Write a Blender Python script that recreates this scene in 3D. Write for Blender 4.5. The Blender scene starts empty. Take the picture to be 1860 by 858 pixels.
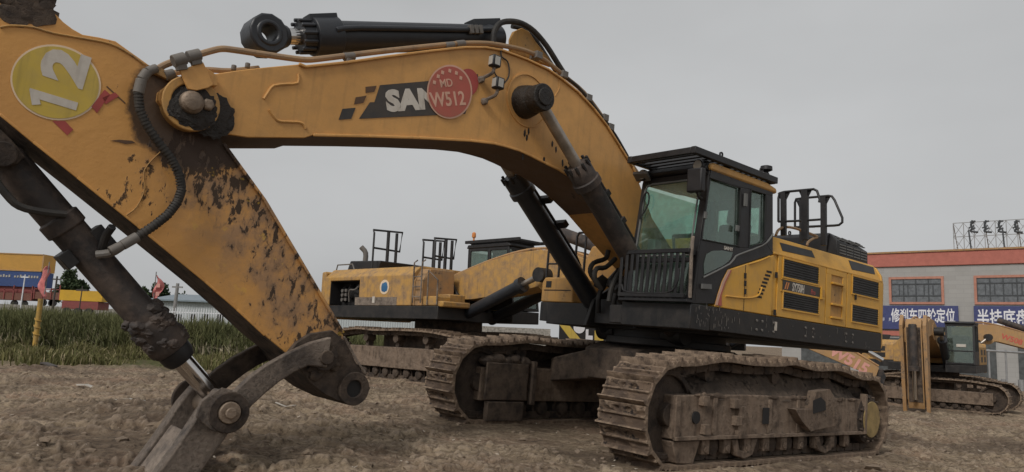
import bpy, bmesh, math, random
import numpy as np
from mathutils import Matrix, Vector
random.seed(7); rng = np.random.default_rng(7)
R = math.radians
SC = bpy.context.scene; COL = SC.collection

# ---------------------------------------------------------------- camera
W_, H_ = 1860., 858.
F_PX = 1347.2
CAM_Z, PITCH, ROLL = 1.35, .1336, .040
def basis(yaw, pitch, roll):
    Fw = np.array([math.cos(yaw)*math.cos(pitch), math.sin(yaw)*math.cos(pitch), math.sin(pitch)])
    Rt = np.cross(Fw, [0, 0, 1.]); Rt /= np.linalg.norm(Rt); Up = np.cross(Rt, Fw)
    c, s = math.cos(roll), math.sin(roll)
    return c*Rt+s*Up, -s*Rt+c*Up, Fw
def mat4(C, b):
    m = Matrix.Identity(4)
    for i in range(3):
        m[i][0], m[i][1], m[i][2], m[i][3] = b[0][i], b[1][i], -b[2][i], C[i]
    return m
CW = np.array([0, 0, CAM_Z]); BW = basis(math.pi/2, PITCH, ROLL)          # camera in the world
CM = np.array([9.2181, 7.0992, 1.3039]); BM = basis(-2.2689, .1336, .0901)  # the same camera seen from the big machine's own axes
T_MAIN = mat4(CW, BW) @ mat4(CM, BM).inverted()
cd = bpy.data.cameras.new('camera'); cam = bpy.data.objects.new('camera', cd); COL.objects.link(cam)
cam.matrix_world = mat4(CW, BW); cd.sensor_width = 36; cd.lens = 36*F_PX/W_
cd.clip_start = .05; cd.clip_end = 3000; SC.camera = cam

# ---------------------------------------------------------------- sky, sun, exposure
SC.view_settings.view_transform = 'Standard'; SC.view_settings.look = 'None'
SC.view_settings.exposure = 0.16; SC.view_settings.gamma = 1.0; SC.view_settings.use_curve_mapping = False
SUN_EL, SUN_AZ = R(42), R(212)      # azimuth measured clockwise from +Y
wd = bpy.data.worlds.new('World'); SC.world = wd; wd.use_nodes = True
nt = wd.node_tree; nt.nodes.clear()
def N(t, ty, **kw):
    n = t.nodes.new(ty)
    for k, v in kw.items():
        if k == 'inp':
            for a, b in v.items(): n.inputs[a].default_value = b
        else: setattr(n, k, v)
    return n
sk = N(nt, 'ShaderNodeTexSky', sky_type='NISHITA', sun_disc=False, sun_elevation=SUN_EL, sun_rotation=SUN_AZ, dust_density=6.0, air_density=1.0, ozone_density=1.0)
hs = N(nt, 'ShaderNodeHueSaturation', inp={'Saturation': .10, 'Value': 1.0}); nt.links.new(sk.outputs[0], hs.inputs['Color'])
tc = N(nt, 'ShaderNodeTexCoord'); mp = N(nt, 'ShaderNodeMapping', inp={'Scale': (1, 1, 2.2)}); nt.links.new(tc.outputs['Generated'], mp.inputs[0])
no = N(nt, 'ShaderNodeTexNoise', inp={'Scale': 1.3, 'Detail': 5., 'Roughness': .5}); nt.links.new(mp.outputs[0], no.inputs['Vector'])
cr = N(nt, 'ShaderNodeMapRange', inp={'From Min': .3, 'From Max': .7, 'To Min': 3.95, 'To Max': 5.25}); nt.links.new(no.outputs[0], cr.inputs[0])
cg = N(nt, 'ShaderNodeCombineColor'); 
for i, k in enumerate((.985, 1.0, 1.01)):
    mm = N(nt, 'ShaderNodeMath', operation='MULTIPLY', inp={1: k}); nt.links.new(cr.outputs[0], mm.inputs[0]); nt.links.new(mm.outputs[0], cg.inputs[i])
mx = N(nt, 'ShaderNodeMix', data_type='RGBA', inp={0: .82}); nt.links.new(hs.outputs[0], mx.inputs[6]); nt.links.new(cg.outputs[0], mx.inputs[7])
bg = N(nt, 'ShaderNodeBackground', inp={'Strength': .10}); nt.links.new(mx.outputs[2], bg.inputs[0])
wo = N(nt, 'ShaderNodeOutputWorld'); nt.links.new(bg.outputs[0], wo.inputs[0])
sd = bpy.data.lights.new('sun', 'SUN'); sd.energy = 1.4; sd.angle = R(12); sd.color = (1, .96, .9)
so = bpy.data.objects.new('sun', sd); COL.objects.link(so)
sdir = Vector((math.sin(SUN_AZ)*math.cos(SUN_EL), math.cos(SUN_AZ)*math.cos(SUN_EL), math.sin(SUN_EL)))
so.rotation_euler = sdir.to_track_quat('Z', 'Y').to_euler()

# ---------------------------------------------------------------- points from the photograph onto real planes
def ray(u, v, b=BM): return b[2]+b[0]*(u-930)/F_PX-b[1]*(v-429)/F_PX
def on(ax, val, u, v):
    d = ray(u, v); t = (val-CM[ax])/d[ax]; return CM+t*d
def onp(p, n, u, v):
    d = ray(u, v); n = np.array(n, float); t = ((np.array(p)-CM)@n)/(d@n); return CM+t*d
def PY(y, *uv): return [tuple(on(1, y, *q)) for q in uv]
def XZ(y, *uv): return [(q[0], q[2]) for q in PY(y, *uv)]
def wdp(u, v, D):                      # world point at distance D ahead
    d = ray(u, v, BW); return CW+d*(D/d[1])
def wpl(p, n, u, v):
    d = ray(u, v, BW); n = np.array(n, float); return CW+d*(((np.array(p)-CW)@n)/(d@n))

# ---------------------------------------------------------------- noise
def vnoise(x, y, seed=0):
    xi = np.floor(x).astype(np.int64); yi = np.floor(y).astype(np.int64); fx = x-xi; fy = y-yi
    fx = fx*fx*(3-2*fx); fy = fy*fy*(3-2*fy)
    def h(a, b):
        n = (a*374761393+b*668265263+seed*1442695041) & 0xffffffff
        n = ((n ^ (n >> 13))*1274126177) & 0xffffffff; n = n ^ (n >> 16)
        return (n & 0xffff)/65535.
    return (h(xi, yi)*(1-fx)+h(xi+1, yi)*fx)*(1-fy)+(h(xi, yi+1)*(1-fx)+h(xi+1, yi+1)*fx)*fy
def fbm(x, y, o=4, seed=0, g=.5):
    s = 0; a = 1; t = 0
    for i in range(o): s = s+a*vnoise(x*2**i, y*2**i, seed+i*17); t += a; a *= g
    return s/t

# ---------------------------------------------------------------- mesh helpers
SPLIT = {'sticker_star', 'oil_spot', 'stay', 'scrape_mark', 'link_collar', 'pipe_clamp', 'frame_opening', 'orange_stripe', 'latch', 'bolt', 'hinge', 'vent_slot', 'grab_rail', 'track_roller', 'carrier_roller', 'roller_guard', 'hose_fitting', 'weld_seam', 'hose_clamp', 'red_mark', 'wheel', 'lifting_eye', 'lift_pin'}
class MB:
    def __init__(s): s.v = []; s.f = []
    def add(s, vs, fs):
        o = len(s.v); s.v += [tuple(map(float, q)) for q in vs]; s.f += [tuple(i+o for i in f) for f in fs]; return s
    def hexa(s, a, b):                                   # two quads
        return s.add(list(a)+list(b), [(3, 2, 1, 0), (4, 5, 6, 7), (0, 1, 5, 4), (1, 2, 6, 5), (2, 3, 7, 6), (3, 0, 4, 7)])
    def box(s, x0, x1, y0, y1, z0, z1):
        return s.hexa([(x0, y0, z0), (x1, y0, z0), (x1, y1, z0), (x0, y1, z0)], [(x0, y0, z1), (x1, y0, z1), (x1, y1, z1), (x0, y1, z1)])
    def slab(s, pts, d):                                  # 3D polygon pushed along d
        n = len(pts); p2 = [tuple(np.array(p)+np.array(d)) for p in pts]
        return s.add(list(pts)+p2, [tuple(range(n))[::-1], tuple(range(n, 2*n))]+[(i, (i+1) % n, n+(i+1) % n, n+i) for i in range(n)])
    def prism(s, pts, a, b, ax=1):
        def q(p, t): return (p[0], t, p[1]) if ax == 1 else ((t, p[0], p[1]) if ax == 0 else (p[0], p[1], t))
        d = [0, 0, 0]; d[ax] = b-a
        return s.slab([q(p, a) for p in pts], d)
    def cyl(s, p0, p1, r0, r1=None, seg=24, caps=True, ph=0):
        p0 = np.array(p0, float); p1 = np.array(p1, float); r1 = r0 if r1 is None else r1
        d = p1-p0; d /= np.linalg.norm(d); a = np.cross(d, [0, 0, 1.] if abs(d[2]) < .9 else [1., 0, 0]); a /= np.linalg.norm(a); b = np.cross(d, a)
        vs = []
        for p, r in ((p0, r0), (p1, r1)):
            for i in range(seg):
                t = ph+2*math.pi*i/seg; vs.append(p+r*(math.cos(t)*a+math.sin(t)*b))
        fs = [(i, (i+1) % seg, seg+(i+1) % seg, seg+i) for i in range(seg)]
        if caps: fs += [tuple(range(seg))[::-1], tuple(range(seg, 2*seg))]
        return s.add(vs, fs)
    def prof(s, p0, p1, pr, seg=24):                     # lathe: list of (t 0..1, radius)
        p0 = np.array(p0, float); p1 = np.array(p1, float); d = p1-p0; L = np.linalg.norm(d); d /= L
        a = np.cross(d, [0, 0, 1.] if abs(d[2]) < .9 else [1., 0, 0]); a /= np.linalg.norm(a); b = np.cross(d, a); vs = []
        for t, r in pr:
            for i in range(seg):
                q = 2*math.pi*i/seg; vs.append(p0+d*L*t+r*(math.cos(q)*a+math.sin(q)*b))
        n = len(pr); fs = [(k*seg+i, k*seg+(i+1) % seg, (k+1)*seg+(i+1) % seg, (k+1)*seg+i) for k in range(n-1) for i in range(seg)]
        fs += [tuple(range(seg))[::-1], tuple(range((n-1)*seg, n*seg))]
        return s.add(vs, fs)
    def ring(s, p0, p1, ro, ri, seg=28):
        p0 = np.array(p0, float); p1 = np.array(p1, float); d = p1-p0; d /= np.linalg.norm(d)
        a = np.cross(d, [0, 0, 1.] if abs(d[2]) < .9 else [1., 0, 0]); a /= np.linalg.norm(a); b = np.cross(d, a); vs = []
        for p, r in ((p0, ro), (p1, ro), (p1, ri), (p0, ri)):
            for i in range(seg):
                t = 2*math.pi*i/seg; vs.append(p+r*(math.cos(t)*a+math.sin(t)*b))
        return s.add(vs, [(k*seg+i, k*seg+(i+1) % seg, ((k+1) % 4)*seg+(i+1) % seg, ((k+1) % 4)*seg+i) for k in range(4) for i in range(seg)])
    def bar(s, p0, p1, w, h, up=(0, 0, 1)):
        p0 = np.array(p0, float); p1 = np.array(p1, float); d = p1-p0; d /= np.linalg.norm(d)
        a = np.cross(d, up)
        if np.linalg.norm(a) < 1e-3: a = np.cross(d, (1., 0, 0))
        a /= np.linalg.norm(a); b = np.cross(a, d); a = a*w/2; b = b*h/2
        return s.hexa([p0-a-b, p0+a-b, p0+a+b, p0-a+b], [p1-a-b, p1+a-b, p1+a+b, p1-a+b])
    def tube(s, path, r, seg=8, smooth=3, caps=True):
        P = [np.array(p, float) for p in path]
        if smooth and len(P) > 2:
            Q = [P[0]]
            E = [2*P[0]-P[1]]+P+[2*P[-1]-P[-2]]
            for i in range(1, len(E)-2):
                for k in range(1, smooth+1):
                    t = k/smooth; a, b, c, d = E[i-1], E[i], E[i+1], E[i+2]
                    Q.append(.5*((2*b)+(-a+c)*t+(2*a-5*b+4*c-d)*t*t+(-a+3*b-3*c+d)*t**3))
            P = Q
        vs = []; pa = None
        for i, p in enumerate(P):
            d = P[min(i+1, len(P)-1)]-P[max(i-1, 0)]; d = d/(np.linalg.norm(d)+1e-9)
            if pa is None: a = np.cross(d, [0, 0, 1.] if abs(d[2]) < .9 else [1., 0, 0])
            else: a = pa-d*(pa@d)
            a /= np.linalg.norm(a); pa = a; b = np.cross(d, a)
            for k in range(seg):
                t = 2*math.pi*k/seg; vs.append(p+r*(math.cos(t)*a+math.sin(t)*b))
        n = len(P); fs = [(k*seg+i, k*seg+(i+1) % seg, (k+1)*seg+(i+1) % seg, (k+1)*seg+i) for k in range(n-1) for i in range(seg)]
        if caps: fs += [tuple(range(seg))[::-1], tuple(range((n-1)*seg, n*seg))]
        return s.add(vs, fs)
    def lump(s, c, r, seed=0, sub=3, amp=.3, fr=2.5):
        bm = bmesh.new(); bmesh.ops.create_icosphere(bm, subdivisions=sub, radius=1)
        r = np.array(r if hasattr(r, '__len__') else (r, r, r)); vs = []
        for v in bm.verts:
            q = np.array(v.co); k = 1+amp*(2*float(fbm(np.array(q[0]*fr+seed*3.1+q[2]*1.7), np.array(q[1]*fr+q[2]*fr*.8+9), 3, seed))-1)
            vs.append(np.array(c)+q*r*k)
        fs = [tuple(v.index for v in f.verts) for f in bm.faces]; bm.free()
        return s.add(vs, fs)
    def mesh(s, name, mat, smooth=32):
        me = bpy.data.meshes.new(name); me.from_pydata(s.v, [], s.f); me.materials.append(mat)
        bm = bmesh.new(); bm.from_mesh(me); bmesh.ops.recalc_face_normals(bm, faces=bm.faces); bm.to_mesh(me); bm.free()
        if smooth:
            for p in me.polygons: p.use_smooth = True
            me.set_sharp_from_angle(angle=R(smooth))
        return me
    def islands(s):
        par = list(range(len(s.v)))
        def find(a):
            while par[a] != a: par[a] = par[par[a]]; a = par[a]
            return a
        for f in s.f:
            r0 = find(f[0])
            for i in f[1:]: par[find(i)] = r0
        g = {}
        for f in s.f: g.setdefault(find(f[0]), []).append(f)
        out = []
        for fs in g.values():
            ids = sorted({i for f in fs for i in f}); mp_ = {a: k for k, a in enumerate(ids)}; m = MB(); m.v = [s.v[i] for i in ids]; m.f = [tuple(mp_[i] for i in f) for f in fs]; out.append(m)
        return out
    def build(s, name, mat, parent=None, bevel=0, smooth=32, label=None, loc=None):
        if name in SPLIT:
            return [m.build1(name, mat, parent, bevel, smooth) for m in s.islands()][0]
        return s.build1(name, mat, parent, bevel, smooth, label, loc)
    def build1(s, name, mat, parent=None, bevel=0, smooth=32, label=None, loc=None):
        o = bpy.data.objects.new(name, s.mesh(name, mat, smooth)); COL.objects.link(o)
        if parent: o.parent = parent
        if loc: o.location = loc
        if bevel:
            b = o.modifiers.new('bevel', 'BEVEL'); b.width = bevel; b.segments = 2; b.limit_method = 'ANGLE'; b.angle_limit = R(35); b.harden_normals = False
        if label: o['label'] = label
        return o
def thing(name, label, cat, mw=None, group=None):
    o = bpy.data.objects.new(name, None); COL.objects.link(o); o.empty_display_size = .2
    if mw is not None: o.matrix_world = mw
    o['label'] = label; o['category'] = cat
    if group: o['group'] = group
    return o
def tag(o, label=None, cat=None, group=None, kind=None):
    for k, v in (('label', label), ('category', cat), ('group', group), ('kind', kind)):
        if v: o[k] = v
    return o
def sub(name, parent):                                   # an empty part holding sub-parts
    o = bpy.data.objects.new(name, None); COL.objects.link(o); o.parent = parent; return o
def text(body, origin, right, up, height, mat, name, parent, depth=.003, bold=0., wscale=1., shear=0., align='LEFT', spacing=1., fit=None):
    cu = bpy.data.curves.new('t', 'FONT'); cu.body = body; cu.size = 1.0; cu.extrude = .5; cu.offset = bold; cu.shear = shear
    cu.align_x = align; cu.space_character = spacing; cu.resolution_u = 3
    t = bpy.data.objects.new('t', cu); COL.objects.link(t); dg = bpy.context.evaluated_depsgraph_get(); dg.update()
    me = bpy.data.meshes.new_from_object(t.evaluated_get(dg)); bpy.data.objects.remove(t)
    r = Vector(right).normalized(); u = Vector(up); u = (u-r*u.dot(r)).normalized() if abs(u.normalized().dot(r)) < .3 else u.normalized(); n = r.cross(u).normalized()
    k = height/.7
    if fit: xs = [v.co.x for v in me.vertices]; wscale = fit/((max(xs)-min(xs))*k)
    m = Matrix.Identity(4)
    for i in range(3): m[i][0] = r[i]*k*wscale; m[i][1] = u[i]*k; m[i][2] = n[i]*depth; m[i][3] = origin[i]
    me.transform(m); me.materials.clear(); me.materials.append(mat)
    o = bpy.data.objects.new(name, me); COL.objects.link(o)
    if parent: o.parent = parent
    return o

# ---------------------------------------------------------------- materials
def newmat(name):
    m = bpy.data.materials.new(name); m.use_nodes = True; t = m.node_tree; t.nodes.clear()
    o = N(t, 'ShaderNodeOutputMaterial'); p = N(t, 'ShaderNodeBsdfPrincipled'); t.links.new(p.outputs[0], o.inputs[0]); return m, t, p
def c4(c): return (c[0], c[1], c[2], 1)
def noise(t, vec, scale, detail=6, rough=.6, dist=0.):
    n = N(t, 'ShaderNodeTexNoise', inp={'Scale': scale, 'Detail': detail, 'Roughness': rough, 'Distortion': dist}); t.links.new(vec, n.inputs['Vector']); return n.outputs[0]
def rngn(t, s, a, b, c=0., d=1.):
    n = N(t, 'ShaderNodeMapRange', inp={'From Min': a, 'From Max': b, 'To Min': c, 'To Max': d}); t.links.new(s, n.inputs[0]); return n.outputs[0]
def mth(t, op, a, b):
    n = N(t, 'ShaderNodeMath', operation=op)
    for i, q in enumerate((a, b)):
        if isinstance(q, (int, float)): n.inputs[i].default_value = q
        else: t.links.new(q, n.inputs[i])
    return n.outputs[0]
def mixc(t, f, a, b):
    n = N(t, 'ShaderNodeMix', data_type='RGBA')
    if isinstance(f, (int, float)): n.inputs[0].default_value = f
    else: t.links.new(f, n.inputs[0])
    for i, q in ((6, a), (7, b)):
        if isinstance(q, tuple): n.inputs[i].default_value = c4(q)
        else: t.links.new(q, n.inputs[i])
    return n.outputs[2]
def coords(t, scale=None, rot=None, kind='Object'):
    c = N(t, 'ShaderNodeTexCoord').outputs[kind]
    if scale or rot:
        m = N(t, 'ShaderNodeMapping', inp={'Scale': scale or (1, 1, 1), 'Rotation': rot or (0, 0, 0)}); t.links.new(c, m.inputs[0]); return m.outputs[0]
    return c
def mat_dirty(name, base, dust=(.20, .15, .11), grime=(.035, .028, .024), dust_amt=.35, grime_amt=.12, rough=.5, metal=0., bump=.15, fine=24., streak=True, spec=.4, gth=None, edge=None):
    m, t, p = newmat(name); o = coords(t)
    big = noise(t, o, .9, 5, .55); mid = noise(t, o, 5, 7, .65); fin = noise(t, o, fine, 6, .7)
    var = rngn(t, big, .3, .7, .80, 1.12)
    b = N(t, 'ShaderNodeMix', data_type='RGBA', blend_type='MULTIPLY', inp={0: 1.}); b.inputs[6].default_value = c4(base)
    cc = N(t, 'ShaderNodeCombineColor'); [t.links.new(var, cc.inputs[i]) for i in range(3)]; t.links.new(cc.outputs[0], b.inputs[7]); col = b.outputs[2]
    dm = mth(t, 'MULTIPLY', rngn(t, mid, .42, .68), dust_amt); dm = mth(t, 'ADD', dm, mth(t, 'MULTIPLY', rngn(t, big, .35, .7), dust_amt*.5))
    col = mixc(t, dm, col, dust)
    if streak:
        sv = coords(t, (9, 9, .9)); st = noise(t, sv, 1.6, 4, .5); sm = mth(t, 'MULTIPLY', rngn(t, st, .56, .72), dust_amt*.7); col = mixc(t, sm, col, tuple(q*.55 for q in dust))
    if streak == 'strong':
        sm = rngn(t, noise(t, coords(t, (8, 8, .6)), 1.0, 3, .5), .50, .62, 0, .75); col = mixc(t, sm, col, tuple(q*1.35 for q in dust)); sm = rngn(t, noise(t, coords(t, (6, 6, .5), None), 1.7, 3, .5), .53, .62, 0, .6); col = mixc(t, sm, col, tuple(q*.35 for q in dust))
    th = gth or .60
    gm = mth(t, 'MULTIPLY', rngn(t, mth(t, 'ADD', mth(t, 'MULTIPLY', mid, .6), mth(t, 'MULTIPLY', fin, .4)), th, th+.05), min(1., grime_amt*4)); col = mixc(t, gm, col, grime)
    if edge:
        ge = N(t, 'ShaderNodeNewGeometry'); em = mth(t, 'MULTIPLY', rngn(t, ge.outputs['Pointiness'], .515, .57), rngn(t, mid, .35, .6)); col = mixc(t, em, col, edge)
    t.links.new(col, p.inputs['Base Color']); p.inputs['Metallic'].default_value = metal
    t.links.new(rngn(t, mth(t, 'ADD', dm, gm), 0, 1, rough, .92), p.inputs['Roughness']); p.inputs['Specular IOR Level'].default_value = spec
    bp_ = N(t, 'ShaderNodeBump', inp={'Strength': bump, 'Distance': .02}); t.links.new(mth(t, 'ADD', fin, mth(t, 'MULTIPLY', gm, .4)), bp_.inputs['Height']); t.links.new(bp_.outputs[0], p.inputs['Normal'])
    return m
YEL = (.66, .345, .105)
M = {}
M['yellow'] = mat_dirty('yellow_paint', YEL, dust=(.34, .21, .10), dust_amt=.30, grime_amt=.05, rough=.42, gth=.665)
M['housing'] = mat_dirty('bright_yellow_paint', (.68, .36, .045), dust=(.40, .26, .13), dust_amt=.30, grime_amt=.05, rough=.42, gth=.675, bump=.1)
M['oldyellow'] = mat_dirty('weathered_yellow_paint', (.52, .28, .075), dust=(.28, .19, .11), dust_amt=.5, grime_amt=.2, rough=.6, gth=.60)
M['black'] = mat_dirty('black_paint', (.013, .013, .015), dust=(.050, .044, .040), dust_amt=.30, grime_amt=.0, rough=.42)
M['blackdust'] = mat_dirty('dusty_black_frame', (.011, .011, .012), dust=(.065, .055, .048), grime=(.13, .12, .115), dust_amt=.40, grime_amt=.10, rough=.5, gth=.70)
M['cylblack'] = mat_dirty('cylinder_black', (.022, .025, .031), dust=(.07, .065, .062), dust_amt=.18, rough=.33, grime_amt=0)
M['cylmud'] = mat_dirty('muddy_cylinder', (.020, .019, .020), dust=(.115, .085, .068), dust_amt=.75, rough=.55, grime_amt=0, streak=False, bump=.4, fine=14)
M['mud'] = mat_dirty('muddy_steel', (.060, .041, .030), dust=(.150, .105, .073), grime=(.018, .014, .012), dust_amt=.8, grime_amt=.25, rough=.8, bump=.9, fine=14, gth=.54, streak='strong', edge=(.23, .17, .125))
M['mud_shade'] = mat_dirty('shaded_mud_steel', (.022, .017, .015), dust=(.075, .053, .039), grime=(.010, .008, .007), dust_amt=.65, grime_amt=.2, rough=.85, bump=.9, fine=12, gth=.56, edge=(.12, .088, .065))  # mud darkened so the deep shade inside the tracks is in the colour
M['shoe'] = mat_dirty('track_shoe_steel', (.055, .036, .026), dust=(.165, .113, .076), grime=(.022, .016, .013), dust_amt=.9, grime_amt=.25, rough=.7, bump=.8, fine=18, gth=.545, streak=False, edge=(.30, .22, .155))
M['rust'] = mat_dirty('rusty_link', (.055, .043, .036), dust=(.145, .11, .085), grime=(.014, .011, .010), dust_amt=.8, grime_amt=.25, rough=.6, bump=.7, gth=.52, edge=(.26, .21, .17))
M['shaded_undermud'] = mat_dirty('shaded_mud_plate', (.13, .080, .048), dust=(.15, .11, .085), dust_amt=.6, grime_amt=.15, rough=.85, gth=.58)  # mud brown with the shade under the boom put into the colour
M['mudbank'] = mat_dirty('caked_soil', (.052, .040, .032), dust=(.125, .092, .068), grime=(.018, .014, .012), dust_amt=.9, grime_amt=.2, rough=.95, bump=1., fine=16, gth=.54, edge=(.22, .17, .13))
M['grease'] = mat_dirty('black_grease', (.010, .009, .008), dust=(.05, .035, .025), dust_amt=.4, rough=.4, bump=1., fine=20, grime_amt=0)
M['pipe'] = mat_dirty('yellow_pipe', (.36, .23, .12), dust=(.22, .16, .12), dust_amt=.5, grime_amt=.05, rough=.5)
M['clamp'] = mat_dirty('grey_clamp', (.15, .14, .13), dust=(.17, .14, .11), dust_amt=.4, rough=.5)
M['hose'] = mat_dirty('rubber_hose', (.022, .021, .020), dust=(.10, .085, .07), dust_amt=.4, rough=.65, grime_amt=0)
M['soil'] = None
def simple(name, col, rough=.5, metal=0., spec=.5, var=.12, bump=0.):
    m, t, p = newmat(name); o = coords(t); n = noise(t, o, 4, 6, .6)
    col2 = mixc(t, rngn(t, n, .35, .65), tuple(q*(1-var) for q in col), tuple(min(1, q*(1+var)) for q in col)); t.links.new(col2, p.inputs['Base Color'])
    p.inputs['Roughness'].default_value = rough; p.inputs['Metallic'].default_value = metal; p.inputs['Specular IOR Level'].default_value = spec
    if bump:
        b = N(t, 'ShaderNodeBump', inp={'Strength': bump, 'Distance': .02}); t.links.new(noise(t, o, 20, 6, .7), b.inputs['Height']); t.links.new(b.outputs[0], p.inputs['Normal'])
    return m
M['chrome'] = simple('chrome_rod', (.62, .60, .58), .16, 1.)
M['dullchrome'] = simple('dull_rod', (.33, .29, .25), .38, .8, var=.35)
M['pin'] = simple('worn_pin', (.25, .19, .14), .5, .4, var=.4, bump=.6)
M['whitepaint'] = mat_dirty('white_sticker', (.62, .58, .52), dust=(.36, .29, .22), dust_amt=.4, grime_amt=.02, bump=.05, gth=.68)
M['redsticker'] = mat_dirty('red_sticker', (.47, .105, .08), dust=(.33, .15, .10), dust_amt=.45, grime_amt=.03, bump=.05, gth=.67)
M['redmark'] = simple('faded_red_mark', (.36, .06, .05), .5, var=.15)
M['pinkrim'] = mat_dirty('sticker_rim', (.70, .42, .31), dust=(.42, .27, .19), dust_amt=.4, grime_amt=.02, bump=.05, gth=.68)
M['stickyel'] = mat_dirty('yellow_sticker', (.60, .43, .07), dust=(.44, .33, .12), dust_amt=.5, grime_amt=.04, bump=.05, gth=.66)
M['stickrim'] = simple('cream_sticker_rim', (.75, .58, .40), .5, var=.08)
M['decal'] = mat_dirty('charcoal_decal', (.040, .039, .040), dust=(.12, .09, .065), dust_amt=.4, grime_amt=0, bump=.05)
M['brown'] = simple('brown_decal', (.11, .055, .025), .5, var=.2)
M['lampglass'] = simple('lamp_glass', (.40, .38, .34), .15, 0, .8)
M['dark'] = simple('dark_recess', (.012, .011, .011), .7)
M['louver'] = simple('black_louvre_mesh', (.016, .015, .015), .55, var=.4)
M['rubber'] = simple('black_rubber', (.015, .015, .015), .6)
M['seat'] = simple('seat_fabric', (.06, .06, .055), .9)
M['greyplastic'] = simple('grey_trim', (.14, .14, .135), .6)
M['green'] = simple('greenish_cab_lining', (.16, .20, .17), .7)
M['orange'] = simple('orange_mark', (.60, .22, .06), .5)
M['blue'] = simple('blue_emblem', (.03, .12, .25), .5)

# arm: same yellow paint, lower half caked and scraped
def mat_arm():
    m, t, p = newmat('scraped_arm_paint'); o = coords(t)
    big = noise(t, o, 1.1, 5, .6); mid = noise(t, o, 4, 8, .68)
    col = mixc(t, rngn(t, big, .3, .7), (.64, .325, .085), (.54, .27, .080))
    sx = N(t, 'ShaderNodeSeparateXYZ'); t.links.new(o, sx.inputs[0])
    # position along the arm: 0 near the top pivot, 1 at the tip
    al = mth(t, 'ADD', mth(t, 'MULTIPLY', sx.outputs[0], -.242), mth(t, 'MULTIPLY', sx.outputs[2], -.242)); al = mth(t, 'ADD', al, 2.517)
    cp = mth(t, 'SUBTRACT', sx.outputs[2], sx.outputs[0]); pen = mth(t, 'MULTIPLY', rngn(t, cp, -4.62, -5.15), rngn(t, al, .75, .35)); pen = mth(t, 'MULTIPLY', pen, .14)
    e = mth(t, 'MULTIPLY', rngn(t, al, -.02, .22), rngn(t, cp, -5.5, -4.9))
    col = mixc(t, mth(t, 'MULTIPLY', rngn(t, mid, .34, .58), mth(t, 'MULTIPLY', e, .85)), col, (.33, .195, .105))
    sv = coords(t, (1.9, 1, 1.0), (0, R(28), 0)); s1 = noise(t, sv, 6.5, 8, .66, .3)
    # spots: dense below the pivot, sparse further down
    dens = N(t, 'ShaderNodeValToRGB'); t.links.new(rngn(t, al, 0, 1), dens.inputs[0]); el = dens.color_ramp.elements
    el[0].position = 0; el[0].color = (.62, .62, .62, 1); el[1].position = 1; el[1].color = (.30, .30, .30, 1)
    for q, v in ((.03, .50), (.10, .40), (.20, .455), (.30, .525), (.42, .555), (.75, .565), (.86, .50), (.92, .40)):
        k = el.new(q); k.color = (v, v, v, 1)
    ed = mth(t, 'SUBTRACT', mth(t, 'SUBTRACT', s1, dens.outputs[0]), pen)
    soft = rngn(t, mth(t, 'ADD', ed, mth(t, 'MULTIPLY', mth(t, 'SUBTRACT', mid, .5), .3)), -.10, .03); soft = mth(t, 'MULTIPLY', soft, mth(t, 'MULTIPLY', e, .75)); col = mixc(t, soft, col, (.19, .115, .065))
    gm = rngn(t, ed, -.008, .022); gm = mth(t, 'MULTIPLY', gm, .90)
    col = mixc(t, gm, col, (.032, .020, .013))
    # a side-wise rule: the pocket right behind the pivot is black with grease
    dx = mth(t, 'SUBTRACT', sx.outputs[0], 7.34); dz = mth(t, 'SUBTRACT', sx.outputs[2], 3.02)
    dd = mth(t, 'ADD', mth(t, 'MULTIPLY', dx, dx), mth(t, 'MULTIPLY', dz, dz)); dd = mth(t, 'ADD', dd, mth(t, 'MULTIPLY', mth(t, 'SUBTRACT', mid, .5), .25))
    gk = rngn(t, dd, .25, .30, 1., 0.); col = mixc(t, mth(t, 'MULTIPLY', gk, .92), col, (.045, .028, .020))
    s3 = noise(t, o, 9, 4, .5); fl = mth(t, 'MULTIPLY', rngn(t, s3, .66, .70), e); col = mixc(t, mth(t, 'MULTIPLY', fl, .4), col, (.70, .44, .05))
    t.links.new(col, p.inputs['Base Color']); t.links.new(rngn(t, gm, 0, 1, .5, .85), p.inputs['Roughness'])
    b = N(t, 'ShaderNodeBump', inp={'Strength': .5, 'Distance': .02}); t.links.new(mth(t, 'ADD', mid, gm), b.inputs['Height']); t.links.new(b.outputs[0], p.inputs['Normal'])
    return m
M['arm'] = mat_arm()
def mat_glass(name, tint=(.50, .62, .55), dirt=.16, refl=1.45):
    m = bpy.data.materials.new(name); m.use_nodes = True; t = m.node_tree; t.nodes.clear(); o = N(t, 'ShaderNodeOutputMaterial')
    tr = N(t, 'ShaderNodeBsdfTransparent'); tr.inputs[0].default_value = c4(tint); gl = N(t, 'ShaderNodeBsdfGlossy', inp={'Roughness': .04}); gl.inputs[0].default_value = (.85, .95, .9, 1)
    fr = N(t, 'ShaderNodeLayerWeight', inp={'Blend': .5}); fo_ = mth(t, 'ADD', mth(t, 'MULTIPLY', mth(t, 'POWER', fr.outputs['Facing'], 3.5), .8), (refl-1)*.16); m1 = N(t, 'ShaderNodeMixShader'); t.links.new(fo_, m1.inputs[0]); t.links.new(tr.outputs[0], m1.inputs[1]); t.links.new(gl.outputs[0], m1.inputs[2])
    df = N(t, 'ShaderNodeBsdfDiffuse'); df.inputs[0].default_value = (.22, .25, .22, 1); m2 = N(t, 'ShaderNodeMixShader')
    f = rngn(t, noise(t, coords(t), 5, 8, .7), .35, .75, dirt*.3, dirt*2.2); t.links.new(f, m2.inputs[0]); t.links.new(m1.outputs[0], m2.inputs[1]); t.links.new(df.outputs[0], m2.inputs[2]); t.links.new(m2.outputs[0], o.inputs[0])
    return m
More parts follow.
